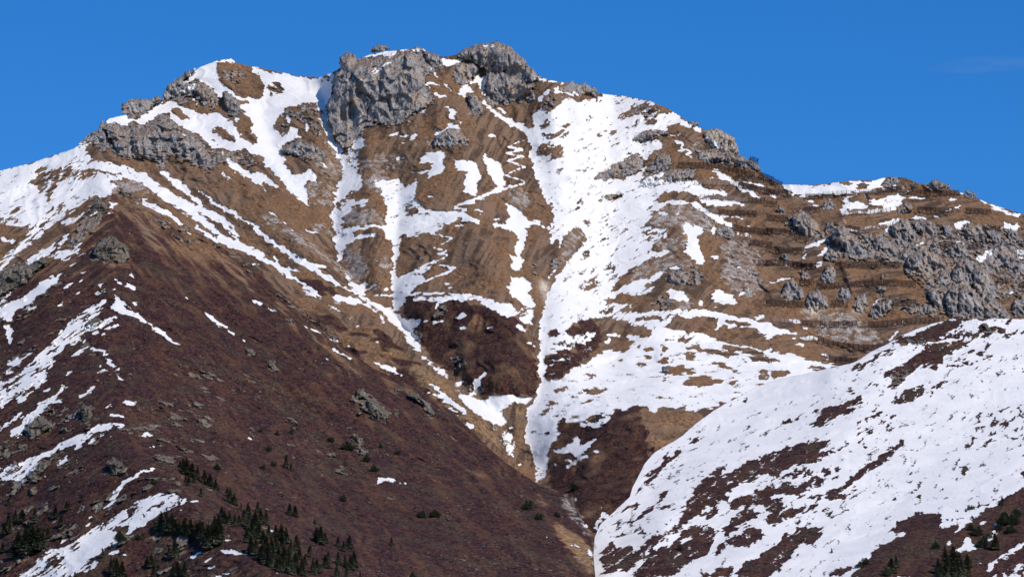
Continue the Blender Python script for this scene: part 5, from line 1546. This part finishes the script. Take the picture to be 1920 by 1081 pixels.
for line in FENCES.strip().splitlines():
    head, pt = line.rsplit('|', 1); tile, net, lab = head.split(' ', 2); pts = pts_of(tile, pt); net = net == '1'
    W3 = []
    seg = np.concatenate([[0], np.cumsum(np.hypot(*np.diff(pts, axis=0).T))])
    for s in np.arange(0, seg[-1]+.1, 2.0):
        u = np.interp(s, seg, pts[:, 0]); v = np.interp(s, seg, pts[:, 1])
        sv = SHEETS['A']; vs_ = np.interp(u, sv['us'], sv['vs']); vv = max(v, vs_+.5)
        W3.append((u, v, min(ter('A', u+a_, vv+b_) for a_ in (-4, 0, 4) for b_ in (-2, 1))-1.5))
    W3 = np.array(W3); kk = np.ones(7)/7
    if len(W3) > 9: W3[:, 2] = np.minimum(np.convolve(np.pad(W3[:, 2], 3, 'edge'), kk, 'valid'), W3[:, 2]+1.5)
    W3 = P3(W3[:, 0], W3[:, 1], W3[:, 2])
    ln = np.concatenate([[0], np.cumsum(np.linalg.norm(np.diff(W3, axis=0), axis=1))])
    # crossings of broken ground are measured across, not along every bump
    lx = np.concatenate([[0], np.cumsum(np.hypot(np.diff(W3[:, 0]), .6*np.diff(W3[:, 2])))])
    nb = max(1, int(round(lx[-1]/BAY)))
    root = bpy.data.objects.new('net_fence' if net else 'avalanche_barrier', None); root.location = W3[len(W3)//2]
    link(root, label=lab, category='snow fence' if net else 'snow barrier', group='avalanche barriers and nets on the right slope')
    ks = np.linspace(0, lx[-1], nb+1); Q = np.stack([np.interp(ks, lx, W3[:, i]) for i in range(3)], -1)-np.array(root.location)
    for i in range(nb+1):
        a = Q[i]; d = (Q[min(i+1, nb)]-Q[max(i-1, 0)]); yaw = math.atan2(d[1], d[0]); yaw = max(-.7, min(.7, yaw))
        o = bpy.data.objects.new('post', NPOST if net else POST); scene.collection.objects.link(o); o.parent = root
        o.location = a; o.rotation_euler = (0, 0, yaw+random.uniform(-.05, .05))
        if i < nb:
            b = Q[i+1]; dd = b-a; o = bpy.data.objects.new('net' if net else 'grate', NET if net else GRATE); scene.collection.objects.link(o); o.parent = root
            o.location = (a+b)/2; L_ = np.linalg.norm(dd)
            o.rotation_euler = (0, -math.atan2(dd[2], math.hypot(dd[0], dd[1])), math.atan2(dd[1], dd[0])); o.scale = (L_/4.0, 1, 1)
# ------------------------------------------------------------------ trees and bushes
NEED = plain('needles', (.090, .105, .068), (.18, .20, .115), 3)
NEED2 = plain('juniper_needles', (.080, .095, .052), (.17, .185, .10), 3)
LARCH = plain('larch_twigs', (.09, .05, .03), (.16, .09, .05), 3)
BARK = plain('bark', (.05, .035, .025), (.10, .07, .05), 5)
def tree_meshes(seed, kind):
    r = random.Random(seed); V, F = [], []
    n = dict(T=1300, L=700, B=700)[kind]
    for _ in range(n):
        if kind == 'B':
            th = r.uniform(0, 6.283); z = r.random(); rr = .6*math.sqrt(max(0, 1-z*z*.9))*(.45+.55*r.random())*(1+.3*math.sin(3*th+seed)+.2*math.sin(5*th+z*6+seed))
            c = Vector((rr*math.cos(th), rr*math.sin(th), z*(.7+.3*math.sin(2*th+seed))+.03)); s = r.uniform(.05, .12)
            dr = Vector((math.cos(th), math.sin(th), r.uniform(.2, 1.2))).normalized()
        else:
            h = 1-(r.random()**.62)*.94
            if kind == 'T': lay = .82+.18*math.sin(h*46+seed)
            else: lay = 1
            R0 = (.29 if kind == 'T' else .25)*(1-h)**.85*lay+.008
            th = r.uniform(0, 6.283); rr = R0*(.35+.65*r.random()**.5)*(1+.22*math.sin(2*th+seed*1.7)+.15*math.sin(5*th+h*20))
            c = Vector((rr*math.cos(th), rr*math.sin(th), h-rr*.35)); s = r.uniform(.018, .04)*(1.3 if kind == 'T' else .8)
            dr = Vector((math.cos(th), math.sin(th), -.5+.6*h)).normalized()
        sd2 = dr.cross(Vector((r.uniform(-.4, .4), r.uniform(-.4, .4), 1))).normalized()
        m = len(V); V += [c-dr*s*.8+sd2*s*.7, c-dr*s*.8-sd2*s*.7, c+dr*s*1.5+sd2*s*.15+Vector((0, 0, r.uniform(-.3, .3)*s))]
        F.append((m, m+1, m+2))
    crown = mk('crown', V, F, {'T': NEED, 'L': LARCH, 'B': NEED2}[kind])
    V, F = [], []
    tr, ht = (.035, .25) if kind == 'B' else (.016, .93)
    for j, (z, q) in enumerate(((-.08, 1.3), (ht*.5, .75), (ht, .12))):
        for i in range(7): a = i*6.283/7; V.append((tr*q*math.cos(a), tr*q*math.sin(a), z))
        if j:
            for i in range(7): F.append(((j-1)*7+i, (j-1)*7+(i+1) % 7, j*7+(i+1) % 7, j*7+i))
    if kind != 'T':
        rr = random.Random(seed+9)
        for _ in range(14):
            a = rr.uniform(0, 6.28); z = rr.uniform(.1, .8) if kind == 'L' else rr.uniform(.05, .25); ln_ = (.2*(1-z) if kind == 'L' else .4)
            box(V, F, (0, 0, z), (ln_*math.cos(a), ln_*math.sin(a), z+ln_*(.35 if kind == 'L' else .9)), .012)
    return crown, mk('trunk', V, F, BARK)
TM = {k: [tree_meshes(i*3+ord(k), k) for i in range(5)] for k in 'TLB'}
rt = random.Random(5)
def plant(tile, x, y, h, kind, lab, group=None):
    ox, oy, k = TILES[tile]; u, v = ox+x*k, oy+y*k; sh = which(tile, u, v)
    t = ter(sh, u, min(v, 1100)); 
    if v > 1100: t = float(depth0(sh, np.array([u]), np.array([v]))[0])
    H = h*k*t/FPX*(.88 if kind != 'B' else .68)
    P = P3(np.float64(u), np.float64(v), t-.3*H*.2)
    nm = {'T': 'conifer_tree', 'L': 'larch_tree', 'B': 'bush'}[kind]; cat = {'T': 'conifer', 'L': 'larch', 'B': 'bush'}[kind]
    root = bpy.data.objects.new(nm, None); root.location = P; root.rotation_euler = (0, 0, rt.uniform(0, 6.28))
    w = rt.uniform(.95, 1.5); root.scale = (H*w, H*w, H); link(root, label=lab, category=cat)
    if group: root['group'] = group
    cr, tr = TM[kind][rt.randrange(5)]
    for nm_, me in (('crown', cr), ('trunk', tr)):
        o = bpy.data.objects.new(nm_, me); o.parent = root; scene.collection.objects.link(o)
ORD = 'leftmost second third fourth fifth sixth seventh eighth ninth tenth eleventh twelfth thirteenth fourteenth fifteenth sixteenth seventeenth eighteenth nineteenth twentieth'.split()
def nth(i, n):
    if i == 0: return 'leftmost', ''
    if i == n-1: return 'rightmost', ''
    if i >= n/2:
        j = n-1-i; return (ORD[j] if j < 20 else '%dth' % (j+1)), ' from the right'
    return (ORD[i] if i < 20 else '%dth' % (i+1)), ' from the left'
grp = ''
for line in TREES.strip().splitlines():
    if line[0] == '#': code, grp = line[1:].split(' ', 1); continue
    tile, rest = line.split(' ', 1)
    L3 = sorted(tuple(map(float, q.split(','))) for q in rest.split()); word, where = grp.split(' ', 1)
    for idx, (x, y, h) in enumerate(L3):
        a_, b_ = nth(idx, len(L3)); lab = a_+' '+word[:-1]+b_+' '+where
        kind = 'B' if code in ('RE',) else 'T'
        plant(tile, x, y, h*rt.uniform(.9, 1.1), kind, lab, grp)
for line in LONE.strip().splitlines():
    tile, s, lab = line.split('|'); x, y, h, kind = s.split(','); plant(tile, float(x), float(y), float(h), kind, lab)
# ------------------------------------------------------------------ wisp of cloud far beyond the ridge
cm = bpy.data.materials.new('cloud_vapour'); cm.use_nodes = True; cn = cm.node_tree; cn.nodes.clear()
pv = cn.nodes.new('ShaderNodeVolumePrincipled'); pv.inputs['Density'].default_value = .00055; pv.inputs['Color'].default_value = (1, 1, 1, 1)
co_ = cn.nodes.new('ShaderNodeOutputMaterial'); cn.links.new(pv.outputs[0], co_.inputs['Volume'])
V, F = [], []; cc_ = P3(np.float64(1860), np.float64(121), 20000.0)
for i in range(13):
    for j in range(24):
        la, lo = math.pi*(i/12-.5), 2*math.pi*j/24
        V.append((330*math.cos(la)*math.cos(lo)*(1+.15*math.sin(3*lo)), 170*math.cos(la)*math.sin(lo), 13*math.sin(la)+6*math.sin(lo*2)+9*math.cos(lo)))
for i in range(12):
    for j in range(24): F.append((i*24+j, i*24+(j+1) % 24, (i+1)*24+(j+1) % 24, (i+1)*24+j))
o = bpy.data.objects.new('cloud', mk('cloud', V, F, cm)); o.location = cc_; link(o, kind='stuff')
# ------------------------------------------------------------------ summit cross and stone hut
t = ter('A', 931, 90)-4; base = P3(np.float64(931), np.float64(82), t); V, F = [], []
pole, PF = [], []; box(pole, PF, (0, 0, -2), (0, 0, 3.6), .22); bar, BF = [], []; box(bar, BF, (-1, 0, 2.7), (1, 0, 2.7), .2)
root = bpy.data.objects.new('summit_cross', None); root.location = base
link(root, label='tiny dark cross standing on the highest rocks of the summit', category='summit cross')
for nm_, v_, f_ in (('upright', pole, PF), ('crossbar', bar, BF)):
    o = bpy.data.objects.new(nm_, mk(nm_, v_, f_, STEEL)); o.parent = root; scene.collection.objects.link(o)
hu, hv = 960+1036*T1, 600+340*T1; root = bpy.data.objects.new('stone_hut', None); root.location = P3(np.float64(hu), np.float64(hv), ter('A', hu, hv)-2); root.rotation_euler = (0, 0, .5)
link(root, label='small grey stone hut at the left end of a bare patch in the snow basin', category='hut')
def hutpart(nm_, V, F, mat):
    o = bpy.data.objects.new(nm_, mk(nm_, V, F, mat)); o.parent = root; scene.collection.objects.link(o)
HS = plain('hut_stone', (.13, .13, .14), (.26, .26, .27), 1.5); V, F = [], []
w, d, e, r = 2.3, 1.7, 2.0, 3.2
V = [(-w, -d, -1), (w, -d, -1), (w, d, -1), (-w, d, -1), (-w, -d, e), (w, -d, e), (w, d, e), (-w, d, e), (-w, 0, r), (w, 0, r)]
hutpart('wall', V, [(0, 1, 5, 4), (2, 3, 7, 6), (1, 2, 6, 9, 5), (3, 0, 4, 8, 7), (3, 2, 1, 0)], HS)
V = [(-w-.3, -d-.35, e-.15), (w+.3, -d-.35, e-.15), (w+.3, 0, r+.1), (-w-.3, 0, r+.1), (w+.3, d+.35, e-.15), (-w-.3, d+.35, e-.15)]
V += [(a, b, c+.18) for a, b, c in V]
hutpart('roof', V, [(6, 7, 8, 9), (9, 8, 10, 11), (1, 0, 3, 2), (2, 3, 5, 4), (0, 1, 7, 6), (5, 11, 10, 4), (1, 2, 8, 7), (2, 4, 10, 8), (0, 6, 9, 3), (3, 9, 11, 5)], plain('hut_roof', (.08, .09, .11), (.16, .17, .2), 1))
V, F = [], []; box(V, F, (-.4, -d-.03, -.9), (-.4, -d-.03, 1.1), .8, .08); hutpart('door', V, F, plain('hut_door', (.05, .03, .02), (.08, .05, .03)))
print('verts', sum(len(m.vertices) for m in bpy.data.meshes))
